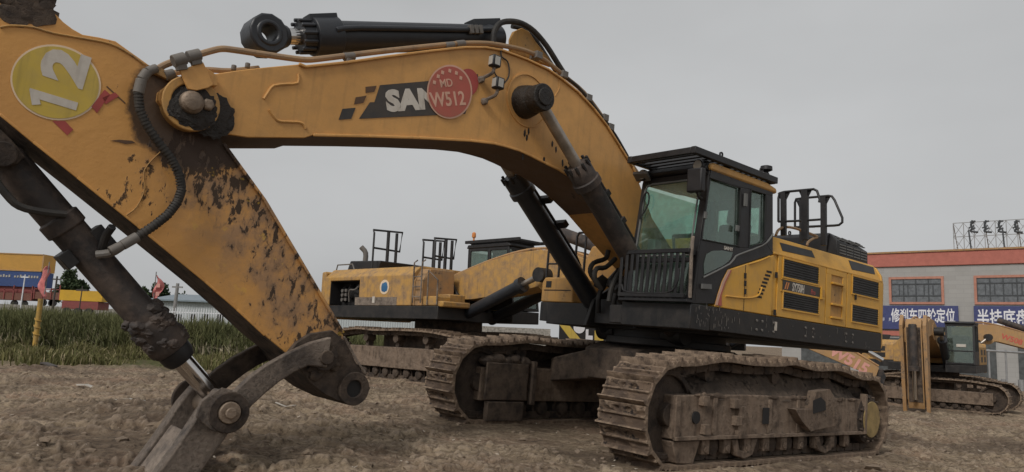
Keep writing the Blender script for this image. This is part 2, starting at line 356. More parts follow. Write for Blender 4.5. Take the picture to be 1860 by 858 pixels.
M['glass'] = mat_glass('cab_glass', (.76, .90, .84), .14, 1.5)
M['bgglass'] = mat_glass('dark_glass', (.62, .70, .66), .16, 1.5)

# ---------------------------------------------------------------- ground
TM = np.array(T_MAIN); nM = TM[:3, 2]; pM = TM[:3, 3]
def sst(a, b, x): x = np.clip((x-a)/(b-a), 0, 1); return x*x*(3-2*x)
def gbase(x, y):
    x = np.asarray(x, float); y = np.asarray(y, float)
    zm = pM[2]-(nM[0]*(x-pM[0])+nM[1]*(y-pM[1]))/nM[2]
    far = -.030*np.clip(x, 0, 18)
    w = 1-sst(4.6, 10.5, np.hypot(x-pM[0], y-pM[1]))
    dip = -.30*np.exp(-((x+2.75)**2+(y-5.6)**2)/1.6)
    bump = .10*np.exp(-((x+1.6)**2+(y-20)**2)/30.)
    return zm*w+far*(1-w)+dip+bump
RUTS = [(-6.5, 4.6, 1.5, 6.4, .33, .05), (-7.5, 8.4, -1.2, 8.9, .33, .05), (-1.0, 4.2, 9.5, 6.2, .33, .05), (8.6, 9.6, 17, 15.5, .33, .05), (10.2, 8.0, 19, 13.2, .33, .05), (-13, 13.5, -2.5, 12.2, .33, .05), (-13, 16.0, -3.5, 15.2, .33, .05), (7.5, 17.2, 18, 19.4, .3, .04)]
def ground_h(x, y):
    b = gbase(x, y); near = 1-sst(18, 45, np.hypot(x, y))
    n1 = (fbm(x*.55, y*.55, 3, 3)-.5)*.16
    n2 = (fbm(x*1.3, y*1.6, 4, 11)-.5)*.17
    wx = x+.25*fbm(x*1.5, y*1.5, 2, 90); wy = y+.25*fbm(x*1.5+7, y*1.5, 2, 91)
    n3 = (fbm(wx*4, wy*6, 4, 23, .55)-.5)*.10
    cl = fbm(wx*7, wy*8, 3, 31, .55); cl = sst(.56, .74, cl)*.055
    n = n1+(n2+n3+cl)*(.25+.75*near)
    # old crawler ruts with grouser prints
    for (ax, ay, bx, by, w_, dp) in RUTS:
        L = math.hypot(bx-ax, by-ay); ux, uy = (bx-ax)/L, (by-ay)/L; px_ = x-ax; py_ = y-ay; al = px_*ux+py_*uy; la = -px_*uy+py_*ux+.25*np.sin(al*.35+ax)
        m_ = sst(-.5, .8, al)*(1-sst(L-.8, L+.5, al)); ins = m_*(1-sst(w_*.82, w_, np.abs(la))); rim = m_*np.exp(-((np.abs(la)-w_*1.15)/.10)**2)
        pr = sst(-.2, .5, np.sin(al*2*math.pi/.24+.6*np.sin(la*3)))*(.4+.6*fbm(x*1.2, y*1.2, 2, 8))
        n = n*(1-.45*ins)-dp*ins+.035*pr*ins+.045*rim*(.4+fbm(x*3, y*3, 2, 6))
    # flatten where the tracks stand
    P = np.stack([x-pM[0], y-pM[1]], -1); lx = P@TM[:2, 0]; ly = P@TM[:2, 1]
    pad = (1-sst(2.6, 3.6, np.abs(lx)))*(1-sst(2.1, 2.7, np.abs(ly)))
    berm = sst(2.9, 3.3, np.abs(lx))*(1-sst(3.3, 4.1, np.abs(lx)))*(1-sst(2.1, 2.6, np.abs(ly)))+sst(2.03, 2.2, np.abs(ly))*(1-sst(2.2, 2.7, np.abs(ly)))*(1-sst(2.8, 3.4, np.abs(lx)))
    return b+n*(1-pad*.85)-.02+.035*pad+.07*berm*fbm(x*3, y*3, 3, 55)
def mat_soil():
    m, t, p = newmat('trampled_soil'); o = coords(t)
    a = noise(t, o, .5, 6, .6); b = noise(t, o, 3.2, 8, .7); c = noise(t, o, 17, 8, .75); st = noise(t, coords(t, (1, 3, 1), (0, 0, .3)), 4.5, 6, .7)
    col = mixc(t, rngn(t, b, .34, .66), (.132, .096, .063), (.37, .285, .195))
    col = mixc(t, rngn(t, a, .48, .62, 0, .75), col, (.255, .170, .118))
    col = mixc(t, rngn(t, st, .50, .62, 0, .7), col, (.42, .335, .240))
    d_ = noise(t, o, .33, 5, .65); col = mixc(t, rngn(t, d_, .47, .60, 0, .72), col, (.090, .064, .047))
    col = mixc(t, rngn(t, c, .38, .52, .75, 0), col, (.050, .036, .028))
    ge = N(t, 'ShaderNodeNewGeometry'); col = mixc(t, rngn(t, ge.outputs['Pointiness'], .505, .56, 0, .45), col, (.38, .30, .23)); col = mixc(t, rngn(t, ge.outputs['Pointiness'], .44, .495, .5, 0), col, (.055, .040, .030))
    ch = noise(t, o, 38, 3, .6); col = mixc(t, rngn(t, ch, .69, .73, 0, .7), col, (.50, .43, .36))
    sx = N(t, 'ShaderNodeSeparateXYZ'); t.links.new(o, sx.inputs[0])
    # dry grass litter where the field begins
    gr = mth(t, 'MULTIPLY', rngn(t, sx.outputs[1], 21., 24.), rngn(t, sx.outputs[0], -4, -7)); gr = mth(t, 'MULTIPLY', gr, rngn(t, b, .3, .5))
    col = mixc(t, gr, col, (.085, .085, .035))
    t.links.new(col, p.inputs['Base Color']); p.inputs['Roughness'].default_value = .95; p.inputs['Specular IOR Level'].default_value = .15
    bp_ = N(t, 'ShaderNodeBump', inp={'Strength': 1., 'Distance': .035}); t.links.new(mth(t, 'ADD', mth(t, 'MULTIPLY', c, .6), b), bp_.inputs['Height']); t.links.new(bp_.outputs[0], p.inputs['Normal'])
    return m
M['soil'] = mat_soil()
def grid_mesh(name, X, Y, Z, mat):
    n, m = X.shape; v = np.stack([X.ravel(), Y.ravel(), Z.ravel()], 1)
    i = np.arange((n-1)*(m-1)); a = (i//(m-1))*m+i % (m-1); f = np.stack([a, a+1, a+m+1, a+m], 1)
    me = bpy.data.meshes.new(name); me.vertices.add(len(v)); me.vertices.foreach_set('co', v.ravel()); me.loops.add(f.size); me.loops.foreach_set('vertex_index', f.ravel())
    me.polygons.add(len(f)); me.polygons.foreach_set('loop_start', np.arange(0, f.size, 4)); me.update(); me.validate()
    me.polygons.foreach_set('use_smooth', np.ones(len(f), bool)); me.materials.append(mat)
    o = bpy.data.objects.new(name, me); COL.objects.link(o); return o
rr = np.concatenate([[.05, 1.], np.geomspace(2.0, 60, 600), np.geomspace(63, 1500, 30)])
th = np.concatenate([np.linspace(-180, -52, 60)[:-1], np.linspace(-52, 52, 760), np.linspace(52, 180, 60)[1:]])*math.pi/180
RR, TT = np.meshgrid(rr, th, indexing='ij'); GX = RR*np.sin(TT); GY = RR*np.cos(TT)
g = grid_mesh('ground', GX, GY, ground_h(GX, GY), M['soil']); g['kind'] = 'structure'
def gz(x, y): return float(ground_h(np.array(x), np.array(y)))

# ---------------------------------------------------------------- parts shared by every machine
def shoe_mesh(name, mat, w, pitch, seed, nx=9, ny=26):
    x = np.linspace(-pitch*.52, pitch*.50, nx*2); y = np.linspace(-w/2, w/2, ny); X, Y = np.meshgrid(x, y, indexing='ij')
    Z = .018+.066*np.exp(-((X+pitch*.44)/.017)**4)+.030*np.exp(-((X-pitch*.05)/.013)**4)
    mud = np.clip(fbm(X*12+seed*5, Y*8+seed, 4, seed)-.50, 0, 1)*.12; Z = np.maximum(Z, .018+mud)+(fbm(X*40, Y*40+seed, 2, seed+5)-.5)*.007
    for cy in (-w*.13, w*.13):
        Z -= .05*np.exp(-(((X-pitch*.27)/.022)**2+((Y-cy)/.034)**2)**2)
    n, m = X.shape; v = [tuple(q) for q in np.stack([X.ravel(), Y.ravel(), Z.ravel()], 1)]
    f = [(i*m+j, (i+1)*m+j, (i+1)*m+j+1, i*m+j+1) for i in range(n-1) for j in range(m-1)]
    b = len(v); ring_ = [j for j in range(m)]+[i*m+m-1 for i in range(1, n)]+[(n-1)*m+j for j in range(m-2, -1, -1)]+[i*m for i in range(n-2, 0, -1)]
    v += [(v[k][0], v[k][1], -.022) for k in ring_]; L = len(ring_)
    f += [(ring_[k], ring_[(k+1) % L], b+(k+1) % L, b+k) for k in range(L)]+[tuple(range(b, b+L))]
    mb = MB(); mb.add(v, f); return mb.mesh(name, mat, 45)
def resample(pts, step):
    P = np.array(pts+[pts[0]], float); E = [P[-2]]+list(P)+[P[1]]; Q = []
    for i in range(1, len(E)-2):
        for k in range(8):
            t = k/8; a, b, c, d = E[i-1], E[i], E[i+1], E[i+2]; Q.append(.5*((2*b)+(-a+c)*t+(2*a-5*b+4*c-d)*t*t+(-a+3*b-3*c+d)*t**3))
    Q.append(Q[0]); Q = np.array(Q); L = np.r_[0, np.cumsum(np.hypot(*np.diff(Q, axis=0).T))]; n = max(8, int(round(L[-1]/step)))
    s = np.linspace(0, L[-1], n, endpoint=False); e = L[-1]/n
    f = lambda q: np.stack([np.interp(q % L[-1], L, Q[:, 0]), np.interp(q % L[-1], L, Q[:, 1])], 1)
    c = f(s); tn = f(s+e*.45)-f(s-e*.45); tn /= np.linalg.norm(tn, axis=1)[:, None]; return c, tn
def loop_pts(L=2.36, r=.57, top=None, zc=.6):
    a = []
    for k in range(-80, 81, 20): a.append((L+r*math.cos(R(k)), zc+r*math.sin(R(k))))
    a += top or [(1.5, 1.25), (.4, 1.27), (-.6, 1.25), (-1.4, 1.27)]
    for k in range(100, 261, 20): a.append((-L+r*math.cos(R(k)), zc+r*math.sin(R(k))))
    a += [(-1.6, zc-r), (0, zc-r), (1.6, zc-r)]
    return a
def crawler(parent, yc, side, w=.66, individually=True, top=None, zc=.6, L=2.36, detail=True, mats=('shoe', 'mud_shade', 'mud')):
    tr = sub('crawler_track', parent); pts = loop_pts(L, .545, top, zc); c, tn = resample(pts, .25); pitch = .25
    if individually:
        ms = [shoe_mesh('track_shoe', M[mats[0]], w, .25, s) for s in (1, 2, 3)]
        for i in range(len(c)):
            t_, n_ = tn[i], np.array([tn[i][1], -tn[i][0]])
            o = bpy.data.objects.new('track_shoe', ms[i % 3]); COL.objects.link(o); o.parent = tr
            m = Matrix.Identity(4); m[0][0], m[2][0] = t_[0], t_[1]; m[0][2], m[2][2] = n_[0], n_[1]; m[1][1] = -1
            # right-handed frame: x = tangent, y = -Y, z = outward
            if Matrix(((t_[0], 0, n_[0]), (0, -1, 0), (t_[1], 0, n_[1]))).determinant() < 0: m[1][1] = 1
            m[0][3], m[1][3], m[2][3] = c[i][0]+n_[0]*.012, yc, c[i][1]+n_[1]*.012; o.matrix_local = m
    else:
        mb = MB()
        for i in range(len(c)):
            t_ = np.array([tn[i][0], 0, tn[i][1]]); n_ = np.array([tn[i][1], 0, -tn[i][0]]); q = np.array([c[i][0], yc, c[i][1]])
            for (x0, x1, z0, z1) in ((-.122, .115, -.02, .02), (-.122, -.095, .02, .06), (-.01, .015, .02, .04)):
                h = [q+t_*a+np.array([0, s_*w/2, 0])+n_*b for a, s_, b in ((x0, -1, z0), (x1, -1, z0), (x1, 1, z0), (x0, 1, z0), (x0, -1, z1), (x1, -1, z1), (x1, 1, z1), (x0, 1, z1))]
                mb.hexa(h[:4], h[4:])
        mb.build('track_belt', M[mats[0]], tr)
    ch = MB()
    for i in range(len(c)):
        t_ = np.array([tn[i][0], 0, tn[i][1]]); n_ = np.array([tn[i][1], 0, -tn[i][0]]); q = np.array([c[i][0], yc, c[i][1]])-n_*.075
        for s_ in (-.13, .13): ch.bar(q-t_*.105+np.array([0, s_, 0]), q+t_*.105+np.array([0, s_, 0]), .05, .10, up=tuple(n_))
        ch.cyl(q-t_*.12+np.array([0, -.15, 0]), q-t_*.12+np.array([0, .15, 0]), .035, seg=8)
    ch.build('track_chain', M['mud_shade'], tr, label=None)
    i_ = MB().ring((L, yc-.17, zc), (L, yc+.17, zc), .49, .43, 36).cyl((L, yc-.10, zc), (L, yc+.12, zc), .44, seg=36).cyl((L, yc-.22, zc), (L, yc+.22, zc), .13); i_.build('idler_wheel', M['mud_shade'], tr, .01)
    s_ = MB().cyl((-L, yc-.05, zc), (-L, yc+.05, zc), .43, seg=30)
    for k in range(20):
        a = 2*math.pi*k/20; s_.bar((-L+.40*math.cos(a), yc, zc+.40*math.sin(a)), (-L+.49*math.cos(a), yc, zc+.49*math.sin(a)), .06, .08, up=(0, 1, 0))
    s_.build('sprocket', M['mud_shade'], tr)
    yo = yc+side*.26; fm = MB()
    fm.prism([(L+.02, zc+.22), (L+.02, zc-.26), (-L+.2, zc-.25), (-L+.2, zc+.24), (1., zc+.25)], yc-.24, yc+side*.27) if side > 0 else fm.prism([(L+.02, zc+.22), (L+.02, zc-.26), (-L+.2, zc-.25), (-L+.2, zc+.24), (1., zc+.25)], yc+side*.27, yc+.24)
    fr = fm.build('side_frame', M[mats[2]], tr, .015)
    d = MB()
    for xk in (-1.85, -1.45, -1.05, -.6, -.2, .2, .6, 1.05, 1.5, 1.85):
        d.prof((xk, yc-.22, .235), (xk, yc+.22, .235), [(0, .06), (.05, .105), (.2, .12), (.22, .155), (.28, .155), (.3, .12), (.7, .12), (.72, .155), (.78, .155), (.8, .12), (.95, .105), (1, .06)], 16)
    d.build('track_roller', M['mud_shade'], tr)
    cr_ = MB()
    for xk in ((1.5, 0., -1.4) if detail else (1.2, .1, -1.1)): cr_.cyl((xk, yc-.16, 1.06), (xk, yc+.10*1, 1.06), .10, seg=16).box(xk-.06, xk+.06, yc-.1, yc+.06, zc+.2, 1.04)
    cr_.build('carrier_roller', M['mud_shade'], tr)
    return tr, fr

# ================================================================= THE BIG EXCAVATOR
ex = thing('excavator', 'large yellow excavator with a red MD W512 sticker on its boom and no bucket', 'excavator', T_MAIN)
# ---- undercarriage
top_near = [(2.05, 1.17), (1.5, 1.235), (.9, 1.22), (.3, 1.235), (-.1, 1.265), (-.65, 1.215), (-1.37, 1.235), (-2.0, 1.14)]
trn, frn = crawler(ex, 1.71, 1, individually=True, top=top_near)
trf, frf = crawler(ex, -1.71, -1, individually=True, top=top_near)
# what hangs on the near frame
b = MB()
b.box(2.30, 2.38, 1.98, 2.01, .34, .82); b.box(-2.16, 2.38, 1.98, 2.03, .335, .375); b.box(-2.19, -2.13, 1.96, 2.05, .34, .92)
for x in (1.62, 1.12, .42, -.28): b.box(x-.035, x+.035, 1.975, 2.0, .38, .80)
for x, z in ((1.1, .64), (1.1, .44)): b.box(x-.08, x+.08, 1.98, 2.03, z-.07, z+.07)
b.prism(XZ(2.0, (1432, 742), (1462, 742), (1470, 710), (1495, 706), (1508, 728), (1508, 750), (1500, 758), (1508, 765), (1504, 772), (1460, 782), (1445, 765)), 1.98, 2.10)
for u, v in ((1334, 733), (1337, 764), (1280, 780), (1278, 728)): q = on(1, 2.0, u, v); b.box(q[0]-.06, q[0]+.06, 1.975, 2.045, q[2]-.055, q[2]+.055)
for i in range(22): x_ = -2.1+4.4*rng.random(); b.lump((x_, 2.01, .36+.01*rng.random()), (.06+.10*rng.random(), .02, .02), i, 1, .5)
for i in range(16): x_ = -2.0+4.2*rng.random(); b.lump((x_, 1.975, .825), (.07+.12*rng.random(), .02, .018+.02*rng.random()), i+70, 2, .5)
b.build('frame_bracket', M['mud'], trn, .008)
b = MB().prism(XZ(2.11, (1478, 728), (1492, 722), (1500, 730), (1501, 745), (1478, 752)), 2.10, 2.106); b.box(.46, .60, 1.995, 2.004, .50, .70); b.cyl((1.99, 1.985, .58), (1.99, 2.004, .58), .07); b.build('frame_opening', M['dark'], trn)
mk = simple('pale_yellow_cover', (.27, .19, .075), .7, var=.35, bump=.5)
b = MB().prof((-2.36, 1.72, .55), (-2.36, 2.03, .55), [(0, .36), (.85, .36), (.93, .30), (.97, .30), (1, .28)], 36)
for k in range(14):
    a = 2*math.pi*k/14; b.cyl((-2.36+.325*math.cos(a), 2.0, .55+.325*math.sin(a)), (-2.36+.325*math.cos(a), 2.04, .55+.325*math.sin(a)), .018, seg=6)
b.build('drive_cover', M['mud_shade'], trn, .004)
MB().cyl((-2.36, 2.03, .55), (-2.36, 2.045, .55), .265, seg=36).build('cover_plate', mk, trn, .004)
b = MB()
for x0 in (1.25, -.75, ):
    b.prism([(x0, .32), (x0-.1, .13), (x0-.28, .085), (x0-.46, .13), (x0-.56, .32), (x0-.44, .32), (x0-.38, .20), (x0-.28, .17), (x0-.17, .2), (x0-.12, .32)], 1.93, 2.0)
b.prism([(2.38, .32), (2.28, .08), (1.98, .06), (1.86, .32)], 1.72, 1.98)
for k in range(9):
    x = 1.75-.43*k; b.box(x-.07, x+.07, 1.9, 1.985, .16, .33); b.cyl((x, 1.98, .22), (x, 2.0, .22), .045, seg=10)
b.build('roller_guard', M['mud'], trn, .012)
def mudbank(tr, side, seed):
    nx, ny = 90, 14; X = np.linspace(2.0, -2.1, nx); yy = np.linspace(0, 1, ny); XX, YY = np.meshgrid(X, yy, indexing='ij')
    Y = side*(1.965-.40*YY); k = fbm(XX*2+seed, YY*1.5+seed, 4, seed)
    Y = side*(1.975-.33*YY+.05*(k-.5)); Z = .80+.40*YY**.8*(.75+.4*k)*(1-sst(1.0, 2.0, XX)*.55)*(1-.35*sst(-1.4, -2.1, XX))+(fbm(XX*9+YY*4, YY*6-XX*5, 4, seed+4)-.5)*.10
    Z[:, 0] = .78; o = grid_mesh('caked_mud', XX, Y, np.minimum(Z, 1.14), M['mudbank']); o.parent = tr
mudbank(trn, 1, 2); mudbank(trf, -1, 9)
for tr, sgn in ((trf, -1),):
    b = MB(); b.box(1.55, 2.36, -1.40, -1.36, .36, .90); b.box(1.4, 1.48, -1.42, -1.33, .3, .95); b.box(1.6, 2.3, -1.44, -1.35, .06, .34)
    for k in range(5): b.lump((1.6+.17*k, -1.46, .92+.03*(k % 2)), (.14, .10, .09), k, 2)
    b.build('inner_guard', M['mud_shade'], tr, .012)
# ---- car body between the tracks
b = MB(); b.prism([(-.95, .80), (.95, .80), (.95, 1.24), (.6, 1.36), (-.6, 1.36), (-.95, 1.24)], -.8, .8)
for sx in (1, -1):
    for sy in (1, -1):
        b.hexa([(sx*.35, sy*.7, .78), (sx*.95, sy*.7, .78), (sx*.98, sy*1.5, .66), (sx*.45, sy*1.5, .66)], [(sx*.35, sy*.7, 1.30), (sx*.95, sy*.7, 1.22), (sx*.98, sy*1.5, 1.02), (sx*.45, sy*1.5, 1.08)])
b.build('carbody', M['mud_shade'], ex, .02)
b = MB().ring((0, 0, 1.34), (0, 0, 1.56), .86, .6, 48).cyl((0, 0, 1.35), (0, 0, 1.45), .93, seg=48); b.build('slew_ring', M['blackdust'], ex, .01)
# ---- upper frame
YS = 1.67
def hx_(u): return float(on(1, YS, u, 590)[0])
b = MB(); b.box(-3.5, 1.35, 1.50, YS, 1.59, 1.89); b.box(-3.5, 1.14, -1.67, -1.50, 1.59, 1.89).box(.8, 1.15, -1.50, -.62, 1.55, 1.885)
b.box(-3.45, .9, -1.49, 1.49, 1.55, 1.84); b.box(.9, 1.75, .36, 1.3, 1.60, 1.84); b.box(.9, 1.12, -1.5, -.6, 1.6, 1.84)
for s in (-1, 1): b.prism([(1.35, 1.55), (1.2, 1.95), (.7, 2.25), (.35, 2.7), (.05, 2.75), (-.2, 2.2), (-.3, 1.6)], s*.47-.03, s*.47+.03)
b.cyl((.2, -.5, 2.45), (.2, .55, 2.45), .09)
b.build('upper_frame', M['blackdust'], ex, .012)
b = MB(); b.box(1.36, 1.76, .58, YS+.005, 1.58, 1.888); b.box(.2, 1.355, .58, 1.49, 1.845, 1.888)
b.build('cab_deck', M['blackdust'], ex, .012)
b = MB()
for u, w_ in ((1405, 2), (1374, 2), (1384, 2), (1463, 2), (1477, 2), (1537, 2), (1549, 2)):
    x = on(1, YS, u, 590)[0]
    for z in (1.68, 1.80): b.cyl((x, YS, z), (x, YS+.014, z), .018, seg=6)
b.build('bolt', M['clamp'], ex)
b = MB()
for i in range(70):
    u = 1262+60*rng.random() if i < 38 else 1262+340*rng.random(); x = hx_(u); z = 1.61+.24*rng.random(); L = .02+.07*rng.random()**2; b.slab([(x, YS+.0055, z), (x+.004+.01*rng.random(), YS+.0055, z), (x+.012*rng.random(), YS+.0055, z+L), (x-.002, YS+.0055, z+L*.8)], (0, .001, 0))
b.build('scrape_mark', M['clamp'], ex)
x = on(1, YS, 1408, 590)[0]; MB().box(x-.04, x+.02, YS+.002, YS+.006, 1.70, 1.82).build('tag_plate', M['whitepaint'], ex)
b = MB().prism([(-1.66, 1.89), (-1.66, 2.2), (-1.60, 2.28), (-.98, 2.28), (-.95, 1.89)], .35, 1.15, ax=0); tb = b.build('tool_box', M['oldyellow'], ex, .02)
MB().box(1.151, 1.155, -1.60, -1.0, 2.07, 2.085).box(1.151, 1.156, -1.56, -1.44, 2.12, 2.22).build('box_seam', M['dark'], tb)
MB().prism([(-1.60, 1.89), (-1.60, 2.55), (-1.40, 2.90), (-.50, 2.90), (-.45, 1.89)], -.05, .34, ax=0).build('fuel_tank', M['oldyellow'], ex, .03)
b = MB().tube([(1.12, -1.60, 2.28), (1.12, -1.60, 2.75), (1.10, -1.35, 2.75), (1.10, -1.35, 2.28)], .02, 8, 1).tube([(1.12, -1.60, 2.5), (1.12, -1.35, 2.5)], .015, 6, 0).tube([(.9, -1.2, 2.28), (.9, -1.2, 2.96), (.9, -1.16, 3.02), (.9, -1.04, 3.02), (.9, -1.0, 2.96), (.9, -1.0, 2.28)], .02, 8, 1); b.build('deck_rail', M['black'], ex)
# ---- engine housing (left side panels are separate doors)
ZS, ZR, YR = 2.76, 3.03, 1.52
hb = MB(); hb.prism([(YS-.02, 1.892), (YS-.02, ZS), (YR, ZR), (-YR, ZR), (-YS+.02, ZS), (-YS+.02, 1.892)], -3.48, -.06, ax=0)
hs_ = hb.build('engine_housing', M['housing'], ex, .02)
def hx(u, v=520, y=YS): return float(on(1, y, u, v)[0])
def hz(u, v, y=YS): return float(on(1, y, u, v)[2])
def door(u0, u1, name='side_door'):
    x0, x1 = hx(u0), hx(u1); b = MB().prism([(YS-.018, 1.90), (YS, 1.90), (YS, ZS-.012), (YS-.018, ZS-.012)], x1+.006, x0-.006, ax=0); return b.build(name, M['housing'], ex, .004)
sp = [(1412, 1502, 'door'), (1502, 1537, 'step_panel'), (1537, 1604, 'door')]
doorA = door(1412, 1500); stp = None; doorB = door(1539, 1604)
# step recess panel, built as a frame around a real recess colour
x0, x1 = hx(1501), hx(1538); s0, s1 = hx(1510), hx(1531)
b = MB()
b.box(x1, x0, YS-.018, YS, 1.90, 2.0); b.box(x1, x0, YS-.018, YS, 2.66, ZS-.012); b.box(s0, x0, YS-.018, YS, 2.0, 2.66); b.box(x1, s1, YS-.018, YS, 2.0, 2.66)
for z in (2.0, 2.2, 2.52): b.box(s1, s0, YS-.015, YS+.03, z, z+.03)
b.build('step_panel', M['housing'], ex, .004); MB().box(s1, s0, YS-.019, YS-.014, 2.03, 2.66).build('step_recess', M['oldyellow'], ex)
def grille(q, mat=None, n=7, parent=None, y=YS):
    """q: four photo corners (tl,tr,br,bl) on the side; a dark plate with slats"""
    p = XZ(y, *q); xs = [(p[0][0]+p[3][0])/2, (p[1][0]+p[2][0])/2]; zs = [(p[3][1]+p[2][1])/2, (p[0][1]+p[1][1])/2]
    x0, x1 = min(xs), max(xs); z0, z1 = min(zs), max(zs)
    f = MB(); e = .025
    f.box(x0-e, x1+e, y, y+.014, z0-e, z0); f.box(x0-e, x1+e, y, y+.014, z1, z1+e); f.box(x0-e, x0, y, y+.014, z0, z1); f.box(x1, x1+e, y, y+.014, z0, z1)
    fo = f.build('grille', M['housing'], parent or ex, .003)
    s = MB(); s.box(x0, x1, y+.001, y+.003, z0, z1)
    for k in range(n):
        z = z0+(k+.5)*(z1-z0)/n; s.hexa([(x0, y+.002, z-.02), (x1, y+.002, z-.02), (x1, y+.002, z+.004), (x0, y+.002, z+.004)], [(x0, y+.013, z-.012), (x1, y+.013, z-.012), (x1, y+.013, z-.008), (x0, y+.013, z-.008)])
    s.build('louvre', M['louver'], fo)
grille([(1423, 470), (1486, 487), (1486, 516), (1422, 503)])
grille([(1422, 530), (1486, 543), (1486, 571), (1422, 559)])
grille([(1548, 503), (1595, 513), (1595, 541), (1548, 535)])
grille([(1547, 555), (1594, 562), (1594, 591), (1547, 584)])
# slanted roof edge with its two grilles
nrm = np.cross([1, 0, 0], [0, YR-YS+.02, ZR-ZS]); nrm = nrm/np.linalg.norm(nrm); nrm = nrm if nrm[1] > 0 else -nrm
for q in ([(1416, 441), (1474, 456), (1480, 469), (1421, 456)], [(1541, 473), (1586, 486), (1589, 499), (1547, 490)]):
    pp = [onp((0, YS-.02, ZS), nrm, *k) for k in q]; MB().slab([tuple(k+nrm*.002) for k in pp], nrm*.004).build('roof_grille', M['louver'], ex)
MB().prism([(YS-.03, ZS-.03), (YS+.006, ZS-.012), (YS+.004, ZS+.01), (YS-.03, ZS+.01)], -3.48, -.06, ax=0).build('belt_rail', M['housing'], ex, .004)
# model badge strip
bz = (hz(1424, 506)+hz(1424, 531))/2
x0, x1 = hx(1421), hx(1489); MB().box(x1, x0, YS+.002, YS+.008, bz-.075, bz+.075).build('badge_strip', M['decal'], ex)
b = MB(); b.box(x1-.02, x0+.05, YS+.002, YS+.012, bz-.09, bz-.078); b.box(x1-.02, x0+.05, YS+.002, YS+.012, bz+.078, bz+.09); b.box(x1-.1, x1-.01, YS, YS+.03, bz-.09, bz+.09); b.build('badge_frame', M['housing'], ex)
MB().box(x1-.085, x1-.03, YS+.031, YS+.034, bz-.05, bz+.05).build('door_handle', M['oldyellow'], ex)
text('SY750H', (hx(1438), YS+.009, bz-.055), (-1, 0, 0), (0, 0, 1), .115, M['whitepaint'], 'badge_text', ex, bold=.02, wscale=.62, shear=.1)
text('Pro', (hx(1472), YS+.009, bz-.05), (-1, 0, 0), (0, 0, 1), .08, M['redmark'], 'badge_text', ex, bold=.01, wscale=.8, shear=.2)
b = MB()
for k in range(2): b.slab([(hx(1427)-k*.055, YS+.009, bz+.05), (hx(1427)-k*.055-.03, YS+.009, bz+.05), (hx(1424)-k*.055-.03, YS+.009, bz-.05), (hx(1424)-k*.055, YS+.009, bz-.05)], (0, .002, 0))
b.build('badge_mark', M['orange'], ex)
# small latch and hinges
b = MB(); 
for u, v in ((1553, 540), (1406, 568), (1409, 500)): x, _, z = on(1, YS, u, v); b.box(x-.02, x+.02, YS, YS+.02, z-.04, z+.04)
b.build('latch', M['dark'], ex)
# yellow wedge panel below the cab
w_ = XZ(YS, (1407, 463), (1322, 490), (1311, 512), (1303, 535), (1298, 556)); w_ = [(-.06, 2.73)]+[(a, c) for a, c in w_[1:]]; w_[-1] = (w_[-1][0], 1.892)
b = MB().prism(w_+[(-.06, 1.892)], 1.30, YS+.004); b.build('wedge_panel', M['housing'], ex, .012)
rim = XZ(YS+.006, (1322, 490), (1311, 512), (1303, 535), (1298, 554)); b = MB()
r2 = MB()
for i in range(3):
    for m_, o0, o1, yy in ((b, -.005, -.055, YS+.010), (r2, -.057, -.085 if i < 2 else -.15, YS+.010)):
        p_, q_ = rim[i], rim[i+1]; m_.slab([(p_[0]+o0, yy, p_[1]), (q_[0]+o0, yy, q_[1]), (q_[0]+o1, yy, q_[1]), (p_[0]+(o1 if m_ is b else -.085), yy, p_[1])], (0, .002, 0))
r2.build('red_stripe', M['redsticker'], ex)
b.build('edge_stripe', M['pinkrim'], ex)
b = MB()
for k in range(8):
    u = 1396-k*2.6; v = 494+k*6.5; x, _, z = on(1, YS, u, v); b.box(x-.07, x+.06, YS+.003, YS+.007, z-.014, z+.014)
b.build('vent_slot', M['dark'], ex)
xk = hx(1352); MB().box(xk-.006, xk+.006, YS+.003, YS+.006, 1.9, 2.5).build('panel_gap', M['dark'], ex)
b = MB()
for v in (501, 515, 530): x, _, z = on(1, YS, 1352, v); b.box(x-.02, x+.015, YS+.003, YS+.02, z-.035, z+.035)
b.build('hinge', M['dark'], ex)
b = MB().tube(PY(YS+.01, (1318, 538), (1345, 541), (1365, 541), (1378, 536), (1384, 522)), .012, 6); b.tube(PY(YS+.01, (1360, 480), (1380, 474), (1398, 466)), .012, 6); b.build('pressed_ridge', M['housing'], ex)
# counterweight
def cwprof(y): return
b = MB(); pts = []
for a in range(0, 181, 15):
    t = R(a); pts.append((-3.44-.62*math.sin(t)**.8 if 0 < a < 180 else -3.50, 1.66*math.cos(t)))
pts = [(-3.50, 1.66), (-3.62, 1.63), (-3.80, 1.45), (-3.98, 1.05), (-4.08, .5), (-4.1, 0), (-4.08, -.5), (-3.98, -1.05), (-3.80, -1.45), (-3.62, -1.63), (-3.50, -1.66)]
lv = [(1.60, .97), (1.66, 1), (2.72, 1), (2.86, .985), (3.0, .93)]
vs = []; 
for z, k in lv:
    for x, y in pts: vs.append((-3.50+(x+3.50)*(k if z > 2 else k), y*k, z))
n = len(pts); fs = [(r*n+i, r*n+i+1, (r+1)*n+i+1, (r+1)*n+i) for r in range(len(lv)-1) for i in range(n-1)]+[(r*n, (r+1)*n, (r+1)*n+n-1, r*n+n-1) for r in range(len(lv)-1)]+[tuple(range(n)), tuple(range((len(lv)-1)*n, len(lv)*n))]
b.add(vs, fs); b.build('counterweight', M['housing'], ex, .02)
